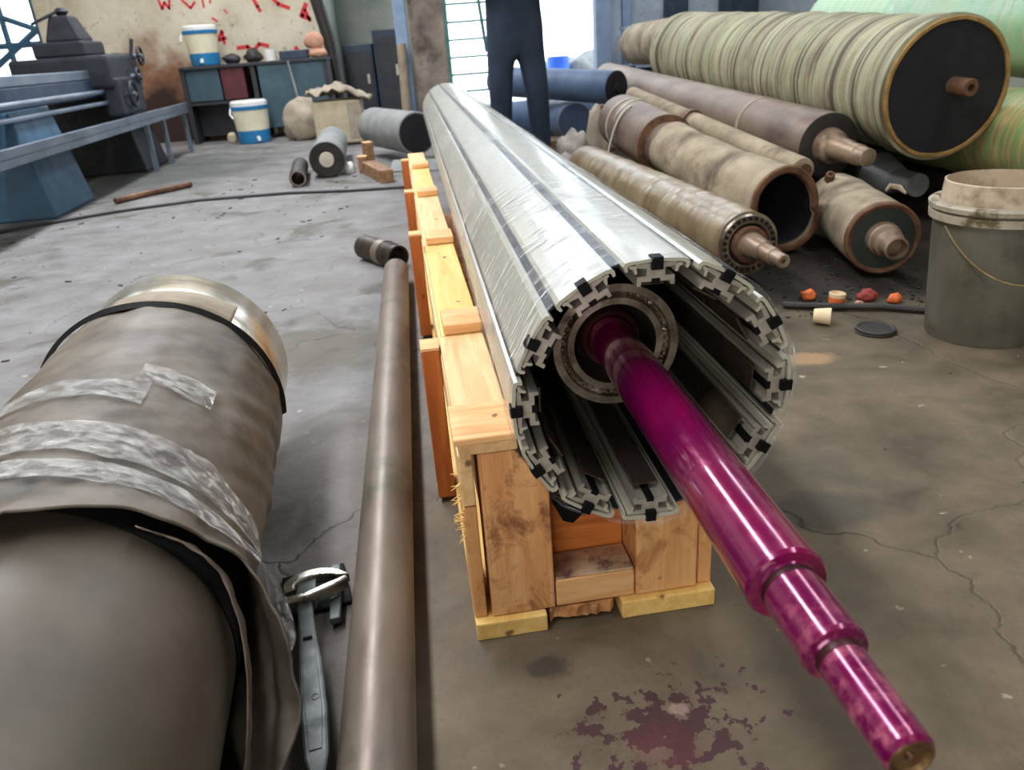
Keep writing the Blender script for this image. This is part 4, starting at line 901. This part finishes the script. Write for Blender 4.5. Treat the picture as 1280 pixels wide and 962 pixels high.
MB().lathe([(-.004, .056), (-.03, .052), (-.032, 0)], 24, M, (False, False)).build('hub', 'strap_white', t)
t = thing('black_pipe', 'short black open pipe lying left of the short pale roll', 'pipe', mtx=axis_mtx((-.86, 5.78, .062), (-.93, 6.5, .062), .062))
MB().lathe([(0, .047), (0, .058), (.006, .062), (.74, .062), (.74, .047), (0, .047)], 32, T(0, 0, .062), (False, False)).build('pipe_wall', 'dark_roll', t)
MB().lathe([(-.001, .046), (-.001, .056), (.0015, .058)], 32, T(0, 0, .062), (False, False)).build('pipe_rim', 'pipe_steel', t)  # lighter steel rim round the near end
t, L, M = roll('grey_barrel', 'smooth grey half-open barrel lying behind the skid end', (.02, 6.45, .235), (-.34, 7.35, .235), .165, 'grey_roll')
MB().lathe([(-.003, .15), (-.004, 0)], 40, M, (False, False)).build('end_disc', 'black_disc', t)
tag(MB().add([(-.22, 6.1, .002), (.2, 5.95, .002), (.23, 6.2, .05), (-.19, 6.36, .05), (-.22, 6.1, .012), (.2, 5.95, .012), (.23, 6.2, .06), (-.19, 6.36, .06)],
             [(0, 3, 2, 1), (4, 5, 6, 7), (0, 1, 5, 4), (1, 2, 6, 5), (2, 3, 7, 6), (3, 0, 4, 7)]).build('metal_sheet', 'grey_roll'), 'bent grey sheet leaning under the grey barrel', 'sheet')
for i, (x, y, h, lab) in enumerate(((-.42, 6.25, .12, 'upright wooden block beside the short pale roll'), (-.38, 6.45, .20, 'taller wooden block behind the other block by the short roll'))):
    o = MB().box(-.035, .035, -.05, .05, 0, h, RZ(.3*i)).build('wooden_block', 'old_wood', bevel=.004, loc=(x, y, 0)); tag(o, lab, 'block', 'wooden blocks')
    MB().box(-.034, .034, -.049, .049, h, h+.004, RZ(.3*i)).build('sawn_top', 'pine_cross', o)
tag(MB().box(-.05, .05, -.3, .3, 0, .09, RZ(.25)).build('wooden_sleeper', 'old_wood', bevel=.006, loc=(-.30, 5.9, 0)), 'old wooden sleeper on the floor beside the skid end', 'timber')
lump('white_litter', 'small white crumpled litter between short roll and blocks', 'scrap', (-.53, 6.27, 0), (.04, .04, .05), 'white_plastic', 61)
# dark cupboards in the recess, leaning post
for x0, x1, h, lab in ((-.80, -.42, .95, 'lower navy cabinet standing in the wall recess'), (-.40, -.04, 1.10, 'taller navy cabinet in the wall recess next to the pillar')):
    t = thing('cabinet', lab, 'cabinet', (x0, 11.0, 0), 0, 'recess cabinets')
    MB().box(0, x1-x0, 0, .6, 0, h).build('body', 'cabinet_navy', t, bevel=.01)
    MB().box(.02, x1-x0-.02, -.02, .0, .06, h-.08).build('door', 'bench_dark', t, bevel=.005)
    MB().box(x1-x0-.1, x1-x0-.07, -.045, -.02, h*.5, h*.62).build('handle', 'strap_white', t)
tag(MB().tube([(-.06, 8.35, 0), (-.045, 8.38, .45), (-.03, 8.42, .90)], .045, 14).build('leaning_tube', 'card_tan'), 'tan tube leaning upright against the pillar', 'tube')
# things by the right-hand wall
SH = thing('shelf_unit', 'dark blue-grey shelf unit against the wall right of the doorway', 'shelf', (2.62, 9.6, 0))
MB().box(0, .42, 0, .5, .88, .92).build('shelf_top', 'blue_post', SH)
MB().box(.06, .40, .3, .34, .1, .88).build('back_panel', 'cabinet_navy', SH)
for x in (0, .36): MB().box(x, x+.06, 0, .06, 0, .88).build('leg', 'blue_post', SH)
MB().box(0, .42, 0, .5, .46, .49).build('shelf_board', 'blue_post', SH)
t = thing('blue_bottle', 'bright blue plastic bottle standing on the shelf unit', 'bottle', (2.77, 9.72, .492))
MB().lathe([(0, 0), (0, .07), (.15, .065), (.20, .04), (.22, .04)], 24, ZM, (False, True)).build('body', 'bright_blue', t)
MB().lathe([(.22, .035), (.25, .035), (.252, 0)], 16, ZM, (False, False)).build('cap', 'white_plastic', t)
tag(MB().box(3.2, 3.42, 9.9, 10.2, 0, 1.6).box(3.22, 3.40, 9.88, 9.9, .1, 1.5).build('steel_locker', 'cabinet_navy', bevel=.01), 'narrow dark locker against the wall behind the pale roll', 'locker')
tag(MB().box(3.9, 4.3, 9.9, 10.2, 0, 1.7).box(3.92, 4.28, 9.88, 9.9, .1, 1.6).build('tall_cabinet', 'cabinet_navy', bevel=.01), 'wide dark cabinet against the wall behind the green roll', 'cabinet')
# beyond the doorway
t = thing('blue_drum', 'blue plastic drum outside the bright doorway', 'drum', (2.45, 13.4, 0))
MB().lathe([(0, 0), (0, .17), (.02, .18), (.55, .18), (.58, .16), (.58, 0)], 28, ZM, (False, False)).build('body', 'outside_cloth', t)
MB().lathe([(.30, .182), (.32, .19), (.34, .182)], 28, ZM, (False, False)).build('hoop', 'outside_cloth', t)
lump('rubble_heap', 'pale rubble heap outside the bright doorway', 'rubble', (3.0, 14.0, 0), (.7, .5, .35), 'grey_roll', 71, .5)
